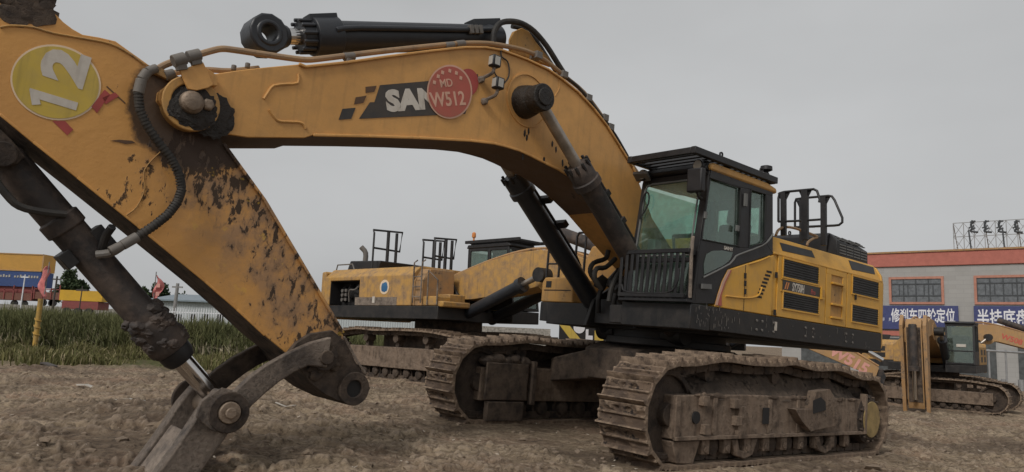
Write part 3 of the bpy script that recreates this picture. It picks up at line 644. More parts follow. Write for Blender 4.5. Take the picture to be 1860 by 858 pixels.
# black engine cowl with louvres
cx0, cx1, cy1, cz0 = -1.75, -3.35, 1.47, ZR-.01
b = MB(); b.prism([(-2.25, cz0), (-2.25, 3.36), (-2.33, 3.42), (-3.30, 3.36), (-3.38, 3.28), (-3.38, cz0)], -.5, cy1-.16); b.hexa([(-2.25, cy1-.16, cz0), (-3.38, cy1-.16, cz0), (-3.38, cy1, cz0), (-2.25, cy1, cz0)], [(-2.33, cy1-.16, 3.42), (-3.30, cy1-.16, 3.36), (-3.36, cy1-.0, 3.24), (-2.27, cy1-.0, 3.28)])
cw = b.build('engine_cowl', M['black'], ex, .015)
b = MB()
for k in range(4):
    for j in range(4):
        xa = -2.36-.25*j; z = 3.08+.045*k; b.box(xa-.2, xa, cy1, cy1+.012, z, z+.02)
for k in range(3):
    for j in range(4):
        xa = -2.40-.24*j; f = .2+.25*k; b.bar((xa-.18, cy1-.16*f, 3.27+.12*f+.012), (xa, cy1-.16*f, 3.275+.125*f+.012), .03, .012)
b.build('louvre', M['greyplastic'], cw)
b = MB(); b.box(-2.2, -.45, -.4, .95, cz0, cz0+.16); b.build('hood_top', M['black'], ex, .03)
b = MB()
for x, y in ((-2.36, .6), (-3.2, .6)): b.ring((x, y-.01, 3.45), (x, y+.01, 3.45), .04, .025, 14)
b.build('lifting_eye', M['black'], cw)
# handrails across the roof
def rail(X, q_top, q_low, posts, name='handrail'):
    P = lambda u, v: tuple(on(0, X, u, v)); b = MB(); b.tube([P(*k) for k in q_top], .019, 8, 1)
    b.tube([P(*k) for k in q_low], .017, 8, 1); o = b.build(name, M['black'], ex)
    for (u, v0, v1, w_) in posts:
        a = np.array(P(u, v0)); a2 = np.array(P(u+.5, v1)); c = MB().bar(a, a2, .05, w_, up=(0, 1, 0)); c.slab([tuple(a+np.array([-.02, -.10, 0])), tuple(a+np.array([-.02, .10, 0])), tuple(a+np.array([-.02, .04, -.12])), tuple(a+np.array([-.02, -.04, -.12]))], (.012, 0, 0)); c.build('post', M['black'], o)
rail(-.75, [(1414, 403), (1414, 360), (1416, 351), (1424, 349), (1455, 346), (1478, 344), (1484, 347), (1489, 362), (1488, 368)], [(1414, 403), (1460, 401), (1490, 399)], [(1423, 350, 428, .075), (1462, 346, 436, .095)])
rail(-1.5, [(1444, 413), (1444, 368), (1446, 362), (1460, 360), (1505, 356), (1511, 357), (1516, 364), (1530, 396), (1530, 404), (1524, 409), (1515, 410), (1444, 413)], [(1450, 413), (1480, 412)], [(1456, 363, 440, .06), (1496, 358, 446, .08)])
b = MB().tube([on(1, 1.40, *k) for k in ((1409, 428), (1414, 418), (1425, 413), (1440, 414), (1462, 421), (1484, 430), (1478, 433), (1468, 440), (1466, 446))], .02, 8, 3); b.build('grab_rail', M['pipe'], ex)
# ---- boom
BY = .37
up_ = XZ(BY, (380, 136), (400, 133), (440, 127), (477, 123), (542, 117), (554, 122), (631, 114), (700, 104), (777, 94), (842, 87), (880, 87), (911, 92), (957, 109), (995, 127), (1022, 146), (1050, 169), (1078, 199), (1102, 230), (1125, 267), (1148, 304), (1161, 332))
lo_ = XZ(BY, (1102, 384), (1070, 352), (1036, 323), (1015, 309), (990, 297), (965, 284), (943, 274), (920, 267), (897, 261), (854, 256), (760, 251), (669, 248), (569, 246), (553, 251), (450, 250), (400, 242), (372, 236))
foot = [(1.0, 3.15), (.45, 2.72), (.1, 2.62), (.02, 2.45), (.1, 2.28), (.35, 2.2), (.9, 2.45), (1.5, 2.80)]
tip = XZ(BY, (345, 228), (318, 213), (298, 198), (287, 182), (289, 167), (302, 156), (330, 152), (352, 150))
bo = MB(); bo.prism(up_+foot+lo_+tip, -BY, BY)
def strip(b, pts, y, t=.03, o=.028, s=1):
    for i in range(len(pts)-1):
        p, q = np.array(pts[i]), np.array(pts[i+1]); d = q-p; d /= np.linalg.norm(d); n = np.array([-d[1], d[0]])*t*s
        p0, q0 = p-d*.002-n*.5, q+d*.002-n*.5
        b.slab([(p0[0], y, p0[1]), (q0[0], y, q0[1]), (q0[0]+n[0], y, q0[1]+n[1]), (p0[0]+n[0], y, p0[1]+n[1])], (0, o, 0))
strip(bo, up_[4:], BY-.001, .028, .03, -1); strip(bo, lo_[:13], BY-.001, .03, .022, -1)
boom = bo.build('boom', M['yellow'], ex, .008)
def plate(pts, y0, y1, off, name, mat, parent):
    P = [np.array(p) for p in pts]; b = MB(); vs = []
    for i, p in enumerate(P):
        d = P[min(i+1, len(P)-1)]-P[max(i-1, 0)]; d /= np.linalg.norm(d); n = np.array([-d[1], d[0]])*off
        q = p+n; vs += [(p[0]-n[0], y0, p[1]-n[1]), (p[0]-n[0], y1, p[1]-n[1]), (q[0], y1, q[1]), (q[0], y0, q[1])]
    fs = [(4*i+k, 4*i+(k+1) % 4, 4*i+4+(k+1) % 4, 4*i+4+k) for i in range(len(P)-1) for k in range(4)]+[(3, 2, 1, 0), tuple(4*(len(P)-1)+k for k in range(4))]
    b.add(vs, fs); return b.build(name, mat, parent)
plate(lo_, -BY+.02, BY-.02, -.006, 'bottom_plate', M['shaded_undermud'], boom)  # dark sheet: mud and painted-in shade along the boom's underside
b = MB()
for q in ([(542, 135), (541, 151), (520, 153), (497, 156), (488, 166), (479, 180)], [(489, 200), (500, 215), (510, 221), (540, 222), (551, 226), (555, 234)]): b.tube(PY(BY+.002, *q), .014, 6, 2)
b.tube(PY(BY+.002, (1015, 146), (1016, 160), (1008, 175)), .005, 5)
c = on(1, BY, 958, 183)
b.ring((c[0], BY-.002, c[2]), (c[0], BY+.012, c[2]), .335, .318, 40); b.build('weld_seam', M['yellow'], boom)
# nose boss, pin, grease, bracket
c = on(1, BY, 345, 190)
n1 = MB().cyl((c[0], -.46, c[2]), (c[0], .40, c[2]), .235, seg=36); n1.ring((c[0], .395, c[2]), (c[0], .425, c[2]), .245, .17, 36); n1.build('nose_boss', M['oldyellow'], boom, .01); MB().cyl((c[0], .40, c[2]), (c[0], .412, c[2]), .20, seg=32).build('boss_face', M['grease'], boom)
g_ = MB().lump((c[0]-.05, .41, c[2]-.01), (.20, .03, .19), 3, 4, .22, 4.0).lump((c[0]-.20, .385, c[2]-.05), (.19, .02, .19), 5, 4, .25, 5.).lump((c[0]-.02, .425, c[2]-.08), (.20, .02, .13), 15, 4, .3, 5.).lump((c[0]-.04, .385, c[2]-.15), (.15, .02, .07), 8, 4, .3, 5.).lump((c[0]-.15, .385, c[2]+.06), (.13, .02, .09), 9, 4, .3, 5.); g_.build('grease', M['grease'], boom)
MB().prof((c[0]+.01, .42, c[2]+.0), (c[0]+.01, .515, c[2]+.0), [(0, .105), (.6, .10), (.75, .085), (.9, .075), (1, .05)], 16).prof((c[0]-.13, .42, c[2]+.02), (c[0]-.13, .47, c[2]+.02), [(0, .06), (.8, .055), (1, .04)], 6).build('pin_head', M['pin'], boom, .006)
b = MB().prism(XZ(.47, (326, 128), (369, 113), (388, 154), (378, 160), (357, 165), (341, 162)), .45, .475); b.prism(XZ(.40, (365, 120), (392, 140), (392, 158), (365, 158)), .30, .45); b.build('pipe_bracket', M['yellow'], boom, .006)
b = MB().cyl(on(1, .47, 313, 113), on(1, .47, 337, 106), .055, seg=14).cyl(on(1, .47, 341, 105), on(1, .47, 364, 99), .052, seg=14).box(*[0]*6) if False else MB().cyl(on(1, .47, 314, 112), on(1, .47, 336, 106), .055, seg=14).cyl(on(1, .47, 341, 104), on(1, .47, 363, 99), .052, seg=14)
b.bar(on(1, .47, 326, 112), on(1, .47, 331, 128), .05, .09).bar(on(1, .47, 353, 104), on(1, .47, 358, 118), .05, .09).cyl(on(1, .35, 300, 138), on(1, .35, 316, 134), .045, seg=12); b.build('hose_clamp', M['clamp'], boom, .004)
# pipes
pl = [(286, 126), (300, 118), (325, 109), (352, 102), (383, 93), (403, 89), (425, 91), (465, 97), (520, 105), (556, 109), (583, 107), (631, 101), (708, 92), (804, 82), (842, 79), (880, 79), (906, 82), (953, 92), (990, 110), (1027, 140), (1060, 168), (1092, 210), (1116, 247), (1144, 294), (1160, 318)]
MB().tube(PY(.30, *pl), .030, 10, 3).build('hydraulic_pipe', M['pipe'], boom)
pl2 = [(x+8, y+10) for x, y in pl[10:]]
b = MB().tube([on(1, -.22, *q) for q in ((316, 133), (345, 128), (380, 127), (418, 129), (470, 124))], .028, 8, 3).tube([on(1, .10, *q) for q in pl[13:]], .026, 8, 3); b.build('hydraulic_pipe', M['pipe'], boom)
b = MB()
for u, v in ((634, 103), (836, 80), (816, 83)): 
    q = on(1, .30, u, v); d = on(1, .30, u+10, v-1)-q; d /= np.linalg.norm(d); b.cyl(q-d*.06, q+d*.06, .043, seg=12)
q = on(1, .3, 634, 108); b.box(q[0]-.04, q[0]+.04, .26, .34, q[2]-.1, q[2])
for u, v in ((975, 101), (1022, 136), (1096, 214), (1106, 231), (1066, 178)): q = on(1, .3, u, v); b.box(q[0]-.05, q[0]+.05, .20, .36, q[2]-.05, q[2]+.04)
for u, v in ((424, 128), (449, 124)): q = on(1, .2, u, v); b.cyl(q, q+np.array([0, 0, .05]), .025, seg=8)
b.build('pipe_clamp', M['clamp'], boom, .006)
# arm cylinder lug + hoses over the crest
for y in (-.19, .19):
    b = MB().prism(XZ(y, (926, 96), (926, 72), (932, 58), (945, 52), (958, 58), (970, 76), (996, 108), (1000, 122)), y-.03, y+.03); b.build('cylinder_lug', M['oldyellow'], boom, .008)
b = MB().tube([on(1, .28, *q) for q in ((896, 78), (898, 58), (908, 43), (926, 39), (948, 43), (970, 57), (993, 84), (1012, 114), (1026, 136))], .036, 10).tube([on(1, .1, *q) for q in ((930, 48), (952, 54), (975, 76), (998, 112), (1010, 130))], .03, 10); b.tube([on(1, .33, *q) for q in ((1027, 140), (1050, 158), (1072, 184), (1096, 216), (1118, 246), (1140, 284))], .02, 8); b.build('crest_hose', M['hose'], boom)
# boom work lamps
for (u, v, s) in ((899, 112, 1.), (905, 152, 1.)):
    q = on(1, BY+.16, u, v); b = MB().box(q[0]-.06, q[0]+.06, q[1]-.05, q[1]+.05, q[2]-.07, q[2]+.07)
    l = b.build('work_lamp', M['black'], boom, .015)
    MB().box(q[0]+.061, q[0]+.065, q[1]-.035, q[1]+.035, q[2]-.05, q[2]+.05).build('lens', M['lampglass'], l)
    MB().box(q[0]-.035, q[0]+.035, q[1]+.051, q[1]+.055, q[2]-.05, q[2]+.05).build('lens', M['lampglass'], l)
    MB().tube([(q[0], q[1], q[2]-.06), (q[0]+.01, q[1]-.02, q[2]-.14), (q[0]+.06, BY+.02, q[2]-.19)], .02, 6).lump((q[0]+.07, BY+.02, q[2]-.21), .045, 3, 2).build('lamp_arm', M['rust'], l)
MB().tube(PY(BY+.02, (910, 92), (911, 103), (922, 112), (925, 128), (923, 142), (915, 152)), .009, 6).tube(PY(BY+.02, (896, 122), (899, 134), (905, 142)), .008, 6).build('lamp_cable', M['hose'], boom)
# pivot of the near lift cylinder
for sgn in (1, -1):
    pc = on(1, .60, 975, 180)
    b = MB().prof((pc[0], sgn*(BY-.01), pc[2]), (pc[0], sgn*.56, pc[2]), [(0, .21), (.3, .20), (.6, .19), (1, .17)], 20).cyl((pc[0], sgn*.50, pc[2]), (pc[0], sgn*.74, pc[2]), .165, seg=24); b.cyl((pc[0], sgn*.74, pc[2]), (pc[0], sgn*.765, pc[2]), .11, seg=16)
    b.build('lift_pin', M['grease'] if sgn > 0 else M['black'], boom, .012)
# ---- lift cylinders
A = np.array([pc[0], 0, pc[2]]); B0 = np.array([.62, 0, 1.53]); dr = (B0-A)/np.linalg.norm(B0-A)
gl = on(1, .62, 1047, 310); tgl = float((np.array([gl[0], 0, gl[2]])-A)@dr)
for sgn in (1, -1):
    y = .62*sgn; yv = np.array([0, y, 0]); L = np.linalg.norm(B0-A)
    p_g = A+dr*(tgl if sgn > 0 else tgl)+yv
    ra = MB().prof(p_g-dr*.05, B0+yv, [(0, .13), (.02, .165), (.075, .165), (.08, .185), (.11, .185), (.115, .140), (.95, .140), (1, .12)], 28)
    cyl_ = ra.build('lift_cylinder', M['cylmud'] if sgn > 0 else M['cylblack'], ex, 0)
    b = MB(); sd_ = np.cross(dr, [0, 1, 0])
    for k in range(10):
        a = 2*math.pi*k/10; o_ = (math.cos(a)*sd_+math.sin(a)*np.array([0, 1, 0]))*.155; b.cyl(p_g-dr*.085+o_, p_g+dr*.02+o_, .022, seg=6)
    s0 = sd_*(-.19); b.tube([p_g+dr*.12+sd_*-.15, p_g+dr*.18+s0, p_g+dr*1.6+s0, p_g+dr*1.75+sd_*-.12], .028, 8, 2)
    for t in (.5, .95): b.bar(p_g+dr*t-sd_*.22, p_g+dr*(t+.10)-sd_*.22, .36, .08, up=tuple(sd_)) if sgn < 0 else b.bar(p_g+dr*t-sd_*.17, p_g+dr*(t+.08)-sd_*.17, .12, .10, up=tuple(sd_))
    b.build('port_block', M['blackdust'], cyl_, .006)
    MB().cyl(A+dr*.13+yv, p_g+dr*.02, .072, seg=24).build('rod', M['dullchrome'], cyl_)
    MB().cyl((B0[0], y-.17*1, B0[2]), (B0[0], y+.17, B0[2]), .15, seg=24).build('foot_eye', M['blackdust'], cyl_, .01)
# hoses beside the lift cylinders
b = MB(); 
for k, q in enumerate(([(1105, 455), (1100, 470), (1078, 478), (1072, 494), (1082, 512)], [(1118, 470), (1100, 486), (1084, 488), (1080, 504), (1092, 526)], [(1150, 455), (1128, 490), (1112, 520), (1106, 548)])): b.tube([on(1, -.15+.2*k, *z) for z in q], .035, 8, 3)
b.build('frame_hose', M['hose'], ex)
b = MB()
for i in range(14): b.lump((.9+.5*rng.random(), -.35+.9*rng.random(), 1.75+.5*rng.random()), (.12, .09, .1), i, 1, .5)
for y in (-.3, 0, .3): b.tube([(1.25, y, 1.75), (1.3, y+.05, 2.05), (.9, y, 2.4), (.6, y, 2.75)], .04, 8)
b.box(.6, 1.2, -.42, .44, 1.6, 1.95); b.build('valve_block', M['blackdust'], ex, .01)
# ---- arm cylinder, disconnected and lying on the crest
pe = on(1, .0, 480, 66); pr = on(1, .0, 905, 70); ad = pr-pe; Lc = np.linalg.norm(ad); ad /= Lc; upv = np.cross(ad, [0, 1, 0]); upv = upv if upv[2] > 0 else -upv
def AC(t, y=0, h=0): return pe+ad*t+np.array([0, y, 0])+upv*h
s1 = float((on(1, 0, 545, 70)-pe)@ad); s2 = float((on(1, 0, 612, 75)-pe)@ad)
ac = MB().prof(AC(s1), AC(Lc), [(0, .155), (.045, .155), (.05, .20), (.155, .21), (.16, .168), (.90, .165), (.92, .18), (1, .16)], 36)
ac.box(0, 0, 0, 0, 0, 0) if False else None
aco = ac.build('arm_cylinder', M['cylblack'], ex, .006)
b = MB()
for k in range(12):
    a = 2*math.pi*k/12; o_ = np.array([0, math.cos(a)*.165, 0])+upv*math.sin(a)*.165; b.cyl(AC(s1-.03)+o_, AC(s1+.12)+o_, .022, seg=6)
b.tube([AC(s2-.1, .20, .02), AC(s2+.2, .19, .05), AC(Lc*.75, .19, .05), AC(Lc*.93, .18, .06)], .032, 8, 2); b.bar(AC(s1+.10, .02, .16), AC(s1+.42, .02, .18), .16, .10, up=tuple(upv)); b.bar(AC(Lc*.86, 0, .15), AC(Lc, 0, .17), .2, .12, up=tuple(upv))
b.build('port_block', M['cylblack'], aco, .006)
b = MB()
for k in range(3): b.bar(AC(Lc*.80+.07*k, .21, .05), AC(Lc*.80+.07*k+.045, .21, .05), .06, .10, up=tuple(upv))
b.build('tube_clip', M['clamp'], aco, .003)
MB().cyl(AC(.15), AC(s1+.02), .085, seg=28).build('rod', M['chrome'], aco)
e = MB().ring(pe+np.array([0, -.14, 0]), pe+np.array([0, .14, 0]), .200, .082, 12); e.ring(pe+np.array([0, -.15, 0]), pe+np.array([0, .15, 0]), .135, .08, 28); e.prof(AC(.12), AC(.25), [(0, .13), (.6, .12), (1, .10)], 20); e.build('rod_eye', M['cylblack'], aco, .02)
# ---- arm
AY = .30
arm_out = XZ(AY, (0, 208), (60, 258), (140, 322), (250, 411), (373, 512), (430, 562), (480, 609), (530, 650), (547, 678), (562, 697), (585, 715), (612, 728), (640, 735), (658, 724), (668, 705), (662, 684), (645, 662), (634, 636), (622, 605), (560, 500), (480, 365), (405, 262), (392, 230), (368, 195), (345, 152), (300, 129), (270, 118), (252, 105), (235, 93), (210, 75), (180, 68), (150, 63), (132, 53), (115, 40), (90, 14), (75, 0), (40, -50), (-10, -110), (-90, -140), (-150, -90), (-160, 20), (-90, 110))
ar = MB(); ar.prism(arm_out, -AY, AY); low = arm_out[0:7]; hi = arm_out[18:22]
strip(ar, XZ(AY, (0, 208), (60, 258), (140, 322), (250, 411), (373, 512), (430, 562), (480, 609)), AY-.001, .022, .012, -1)
strip(ar, XZ(AY, (622, 605), (560, 500), (480, 365), (405, 262)), AY-.001, .03, .03, 1)
arm = ar.build('arm', M['arm'], ex, .008)
plate(XZ(AY, (-90, 110), (0, 208), (60, 258), (140, 322), (250, 411), (373, 512), (430, 562), (480, 609), (530, 650)), -AY+.015, AY-.01, .006, 'bottom_plate', M['mud_shade'], arm)  # caked mud, with underside shade also in the dark colour
plate(XZ(AY, (622, 605), (560, 500), (480, 365), (405, 262)), -AY+.015, AY-.01, .006, 'top_plate', M['shaded_undermud'], arm)
b = MB().tube(PY(AY+.004, (0, 50), (20, 47), (60, 50), (95, 60), (150, 70), (200, 80), (235, 98), (262, 117)), .010, 6, 3).tube(PY(AY+.004, (228, 392), (248, 376), (262, 345), (262, 310), (285, 282), (300, 270)), .005, 6, 3); b.build('weld_seam', M['oldyellow'], arm)
# dirt-filled dark tip casting
tip_ = XZ(AY+.006, (520, 640), (545, 676), (562, 697), (585, 715), (612, 728), (640, 735), (658, 724), (668, 705), (660, 684), (640, 655), (628, 625), (600, 600), (560, 606), (535, 622))
b = MB().prism(tip_, -.36, .36); t0 = on(1, .36, 641, 706); b.ring((t0[0], -.40, t0[2]), (t0[0], .40, t0[2]), .165, .085, 32); t1 = on(1, .36, 585, 648); b.cyl((t1[0], -.44, t1[2]), (t1[0], .44, t1[2]), .13, seg=24).cyl((t1[0], .44, t1[2]), (t1[0], .48, t1[2]), .07, seg=12)
for k in range(14): b.lump((t1[0]-.3*rng.random()+.12, .37, t1[2]+.28*rng.random()-.2), (.08, .03, .06), k, 2, .5)
b.build('tip_casting', M['mud_shade'], arm, .012)
MB().cyl((t0[0], -.37, t0[2]), (t0[0], .368, t0[2]), .086, seg=24).build('pin_bore', M['dark'], arm)
MB().tube([on(1, .40, 625, 612), on(1, .40, 648, 655), on(1, .40, 664, 678)], .012, 6).build('tip_edge', M['rust'], arm)
# rear bracket of the arm (top left corner) and the grease on it
b = MB(); 
for i in range(26): u, v = 10+70*rng.random(), -14+44*rng.random()**1.4; q = on(1, AY, u, v); s_ = .03+.06*rng.random(); b.lump((q[0], AY, q[2]), (s_*1.5, .012, s_), i, 2, .6, 3.5)
b.build('grease', M['mud_shade'], arm)
b = MB()
for y in (-.2, .2): b.prism(XZ(y, (-40, 200), (20, 255), (45, 285), (30, 300), (0, 300), (-40, 290), (-60, 240)), y-.04, y+.04)
b.cyl(on(1, -.24, 5, 280), on(1, .26, 5, 280), .1); b.build('cylinder_bracket', M['mud_shade'], arm, .01)
# big hose on the side of the arm
hp = [(285, 124), (268, 130), (257, 145), (251, 170), (254, 200), (268, 230), (290, 262), (312, 290), (326, 318), (330, 345), (322, 368), (305, 390), (280, 410), (250, 430), (222, 446), (200, 457)]
b = MB().tube([on(1, AY+.10, *q) for q in hp], .034, 12, 4); hz_ = b.build('arm_hose', M['hose'], arm)
b = MB(); q0 = [on(1, AY+.10, *q) for q in hp]
for i in range(3, 13):
    for k in range(5):
        p = q0[i]+(q0[i+1]-q0[i])*k/5; d = q0[i+1]-q0[i]; d /= np.linalg.norm(d); b.cyl(p-d*.008, p+d*.008, .040, seg=12)
b.build('spiral_guard', M['hose'], hz_)
b = MB()
for a, c, r in ((0, 1, .038), (1, 2, .042), (2, 3, .045), (13, 14, .043), (14, 15, .040)): b.cyl(q0[a], q0[c], r, seg=12)
b.build('hose_fitting', M['clamp'], hz_, .005)
MB().prism(XZ(.34, (276, 118), (345, 150), (332, 158), (268, 128)), .31, .36).build('hose_plate', M['oldyellow'], arm)
# sticker 12 and the red marks
def disc(y, cu, cv, ru, rv, mat, name, parent, th=.004, seg=48, tilt=0):
    P = []
    for k in range(seg):
        a = 2*math.pi*k/seg; x_ = ru*math.cos(a); y_ = rv*math.sin(a); P.append(on(1, y, cu+x_*math.cos(tilt)-y_*math.sin(tilt), cv+x_*math.sin(tilt)+y_*math.cos(tilt)))
    return MB().slab([tuple(p) for p in P], (0, th, 0)).build(name, mat, parent)
def quadmark(y, q, mat, name, parent, th=.003): return MB().slab([tuple(on(1, y, *k)) for k in q], (0, th, 0)).build(name, mat, parent)
def ptext(s, y, o, r, u, h, mat, name, parent, **kw):     # origin, rightward point, upward point in the photograph
    O = on(1, y, *o); Rr = on(1, y, *r)-O; U = on(1, y, *u)-O; return text(s, O, Rr, U, h, mat, name, parent, **kw)
S12 = disc(AY+.002, 101, 150, 83, 68, M['stickrim'], 'round_sticker', arm, .003, tilt=R(14))
disc(AY+.006, 101, 150, 79.5, 64.5, M['stickyel'], 'sticker_face', S12, .002, tilt=R(14))
quadmark(AY+.009, [(54, 160), (142, 187), (138, 201), (56, 176)], M['whitepaint'], 'sticker_number', S12, .002); quadmark(AY+.0095, [(53, 162), (68, 166), (74, 190), (58, 191)], M['whitepaint'], 'sticker_number', S12, .002)
ptext('2', AY+.009, (145, 160), (153, 133), (62, 142), .285, M['whitepaint'], 'sticker_number', S12, bold=.05, wscale=1.3)
quadmark(AY+.003, [(166, 194), (190, 163), (200, 172), (176, 206)], M['redmark'], 'red_mark', arm); quadmark(AY+.003, [(186, 178), (209, 168), (216, 175), (192, 190)], M['redmark'], 'red_mark', arm); quadmark(AY+.0015, [(95, 220), (118, 220), (133, 236), (122, 246)], M['redmark'], 'red_mark', arm)
quadmark(AY+.002, [(194, 156), (228, 187), (227, 189), (193, 158)], M['brown'], 'scratch', arm); quadmark(AY+.002, [(200, 256), (216, 254), (240, 256), (246, 260), (228, 262), (214, 258)], M['brown'], 'scratch', arm)
# boom lettering
D = BY+.003
def dq(*q): return q
dec = quadmark(D, [(690, 155), (772, 148), (868, 135), (868, 142), (845, 207), (652, 216), (668, 192), (672, 186), (680, 186)], M['decal'], 'decal_band', boom, .002)
for q, m_ in (([(664, 158), (684, 156), (680, 167), (664, 169)], 'brown'), ([(646, 177), (666, 174), (660, 187), (643, 190)], 'brown'), ([(622, 198), (646, 196), (638, 216), (615, 218)], 'decal')): quadmark(D, [tuple(k) for k in q], M[m_], 'decal_square', boom, .002)
ptext('SANY', D+.003, (704, 201), (776, 196), (704, 168), .205, M['whitepaint'], 'boom_lettering', boom, bold=.06, wscale=1.22, shear=0.05, spacing=1.0)
ghost = disc(D+.0055, 850, 150, 19, 25, M['redmark'], 'sticker_ghost', boom, .001)
stk = disc(D+.008, 816.5, 167, 41, 49, M['pinkrim'], 'round_sticker', boom, .003)
disc(D+.012, 816.5, 167, 38.3, 46, M['redsticker'], 'sticker_face', stk, .002)
ptext('MD', D+.015, (800, 159), (832, 156), (800, 143), .088, M['pinkrim'], 'sticker_text', stk, bold=.015, wscale=.95)
ptext('W512', D+.015, (784, 194), (850, 190), (785, 168), .155, M['pinkrim'], 'sticker_text', stk, bold=.02, wscale=.86)
b = MB()
for u, v in ((789, 150), (796, 139), (804, 132), (817, 129), (829, 133), (837, 142)):
    q = on(1, D+.014, u, v); b.box(q[0]-.018, q[0]+.018, D+.014, D+.017, q[2]-.02, q[2]+.02)
b.build('sticker_star', M['pinkrim'], stk)
b = MB()
for i, (u, v, s) in enumerate(((953, 243, 4), (960, 238, 3), (957, 250, 3), (1003, 262, 5), (1010, 272, 4), (950, 285, 4), (988, 290, 5), (1022, 296, 4))): q = on(1, BY, u, v); b.lump((q[0], BY, q[2]), (.02, .006, .05), i, 1, .4)
b.build('oil_spot', M['grease'], boom)
# ---- bucket cylinder under the arm
e0 = on(1, 0, 5, 282); e1 = on(1, 0, 412, 748); bd = (e1-e0); Lb = np.linalg.norm(bd); bd /= Lb
def BC(u, v): return float((on(1, 0, u, v)-e0)@bd)
tg, th_, tr_ = BC(262, 600), BC(300, 645), BC(320, 668)
b = MB().prof(e0+bd*-.02, e0+bd*th_, [(0, .12), (.03, .142), (.30, .142), (.305, .165), (.36, .165), (.365, .142), (.78, .142), (.80, .152), (.83, .152), (.84, .178), (.97, .185), (1, .16)], 32)
bc = b.build('bucket_cylinder', M['cylmud'], ex, .006)
MB().prof(e0+bd*th_, e0+bd*(th_+.14), [(0, .150), (.6, .145), (1, .12)], 28).build('rod_seal', M['black'], bc, .006)
MB().cyl(e0+bd*th_, e0+bd*(Lb-.14), .088, seg=32).build('rod', M['chrome'], bc)
b = MB(); sv_ = np.cross(bd, [0, 1, 0]); sv_ = sv_ if sv_[0] < 0 else -sv_
for u, v in ((165, 440),): t = BC(150, 455); b.bar(e0+bd*(t-.1)+sv_*.15, e0+bd*(t+.12)+sv_*.15, .2, .12, up=tuple(sv_)); b.bar(e0+bd*(t-.08)-sv_*.16, e0+bd*(t+.06)-sv_*.16, .22, .1, up=tuple(sv_))
t = BC(150, 455); b.tube([e0+bd*(t+.05)+sv_*.16, on(1, .12, 185, 455), on(1, .2, 192, 430), on(1, .28, 204, 412)], .035, 8, 3); b.build('port_block', M['blackdust'], bc, .006)
b = MB().tube([on(1, .17, 175, 463), on(1, .22, 200, 460), on(1, .30, 215, 452), on(1, .38, 232, 440)], .035, 10, 2); b.build('hose_fitting', M['clamp'], bc)
MB().tube([on(1, .18, *q) for q in ((-30, 300), (10, 352), (35, 375), (75, 385), (120, 390))], .03, 8, 3).build('cylinder_hose', M['hose'], bc)
b = MB().cyl((e1[0], -.16, e1[2]), (e1[0], .16, e1[2]), .15, seg=24); b.build('rod_end', M['mud_shade'], bc, .01)
b = MB()
for i in range(46):
    a = 2*math.pi*rng.random(); tt = th_-.02-.40*rng.random(); sv2 = np.cross(bd, [0, 1, 0]); c3 = e0+bd*tt+(sv2*math.cos(a)+np.array([0, 1, 0])*math.sin(a))*.140; b.lump(c3, (.05+.025*rng.random(), .05+.02*rng.random(), .05), i, 3, .35)
b.build('caked_mud', M['cylmud'], bc)
# ---- bucket linkage
lk = sub('bucket_linkage', ex)
q = on(1, .44, 412, 748); LX, LZ = q[0], q[2]
def curved(y0, y1, name, mat):
    up1 = XZ(.40, (598, 612), (560, 622), (520, 640), (480, 662), (450, 684), (425, 708), (402, 738)); dn = XZ(.40, (440, 752), (455, 735), (480, 712), (505, 692), (530, 676), (556, 664), (590, 668))
    MB().prism(up1+dn, y0, y1).build(name, mat, lk, .014)
curved(.375, .455, 'rocker_link', M['rust']); curved(-.455, -.375, 'rocker_link', M['mud_shade'])
b = MB().cyl((LX, -.52, LZ), (LX, .53, LZ), .095, seg=24); b.cyl((LX, .53, LZ), (LX, .56, LZ), .05, seg=12); b.build('link_pin', M['pin'], lk, .008)
b = MB().ring((LX, .46, LZ), (LX, .51, LZ), .18, .10, 32); b.cyl((LX, -.51, LZ), (LX, -.46, LZ), .20, seg=32); b.build('link_collar', M['mud_shade'], lk, .01)
q1 = on(1, .33, 412, 748); far_ = on(1, .33, 300, 905); ld = np.array([far_[0]-q1[0], 0, far_[2]-q1[2]]); ld /= np.linalg.norm(ld); ln = np.cross(ld, [0, 1, 0]); ln = ln if ln[0] > 0 else -ln; P0 = np.array([LX, 0, LZ]); LL = 1.45
b = MB()
def lp(t, s): p = P0+ld*t+ln*s; return (p[0], p[2])
for y0, y1 in ((.21, .365), (-.365, -.21)):
    o1 = [lp(-.16, .06), lp(-.12, .15), (lp(.1, .17)), lp(.45, .15), lp(LL, .15), lp(LL+.1, 0), lp(LL, -.16), lp(.3, -.165), lp(0, -.17), lp(-.14, -.10), lp(-.18, -.02)]; b.prism(o1, y0, y1)
b.prism([lp(.30, .12), lp(LL, .12), lp(LL, -.14), lp(.30, -.14)], -.21, .21); b.build('bucket_link', M['rust'], lk, .016)
b = MB().prism([lp(-.19, .02), lp(-.15, .14), lp(-.02, .19), lp(.14, .17), lp(.17, .03), lp(.16, -.13), lp(.02, -.19), lp(-.13, -.14)], .366, .374); b.build('link_shim', M['rust'], lk)
# the boss plate in front of the pin
b = MB().prism([lp(-.03, .24), lp(.05, .27), lp(.17, .22), lp(.20, .05), lp(.19, -.02), lp(.05, .05), lp(-.02, .12)], .46, .50); b.build('link_cheek', M['rust'], lk, .01)

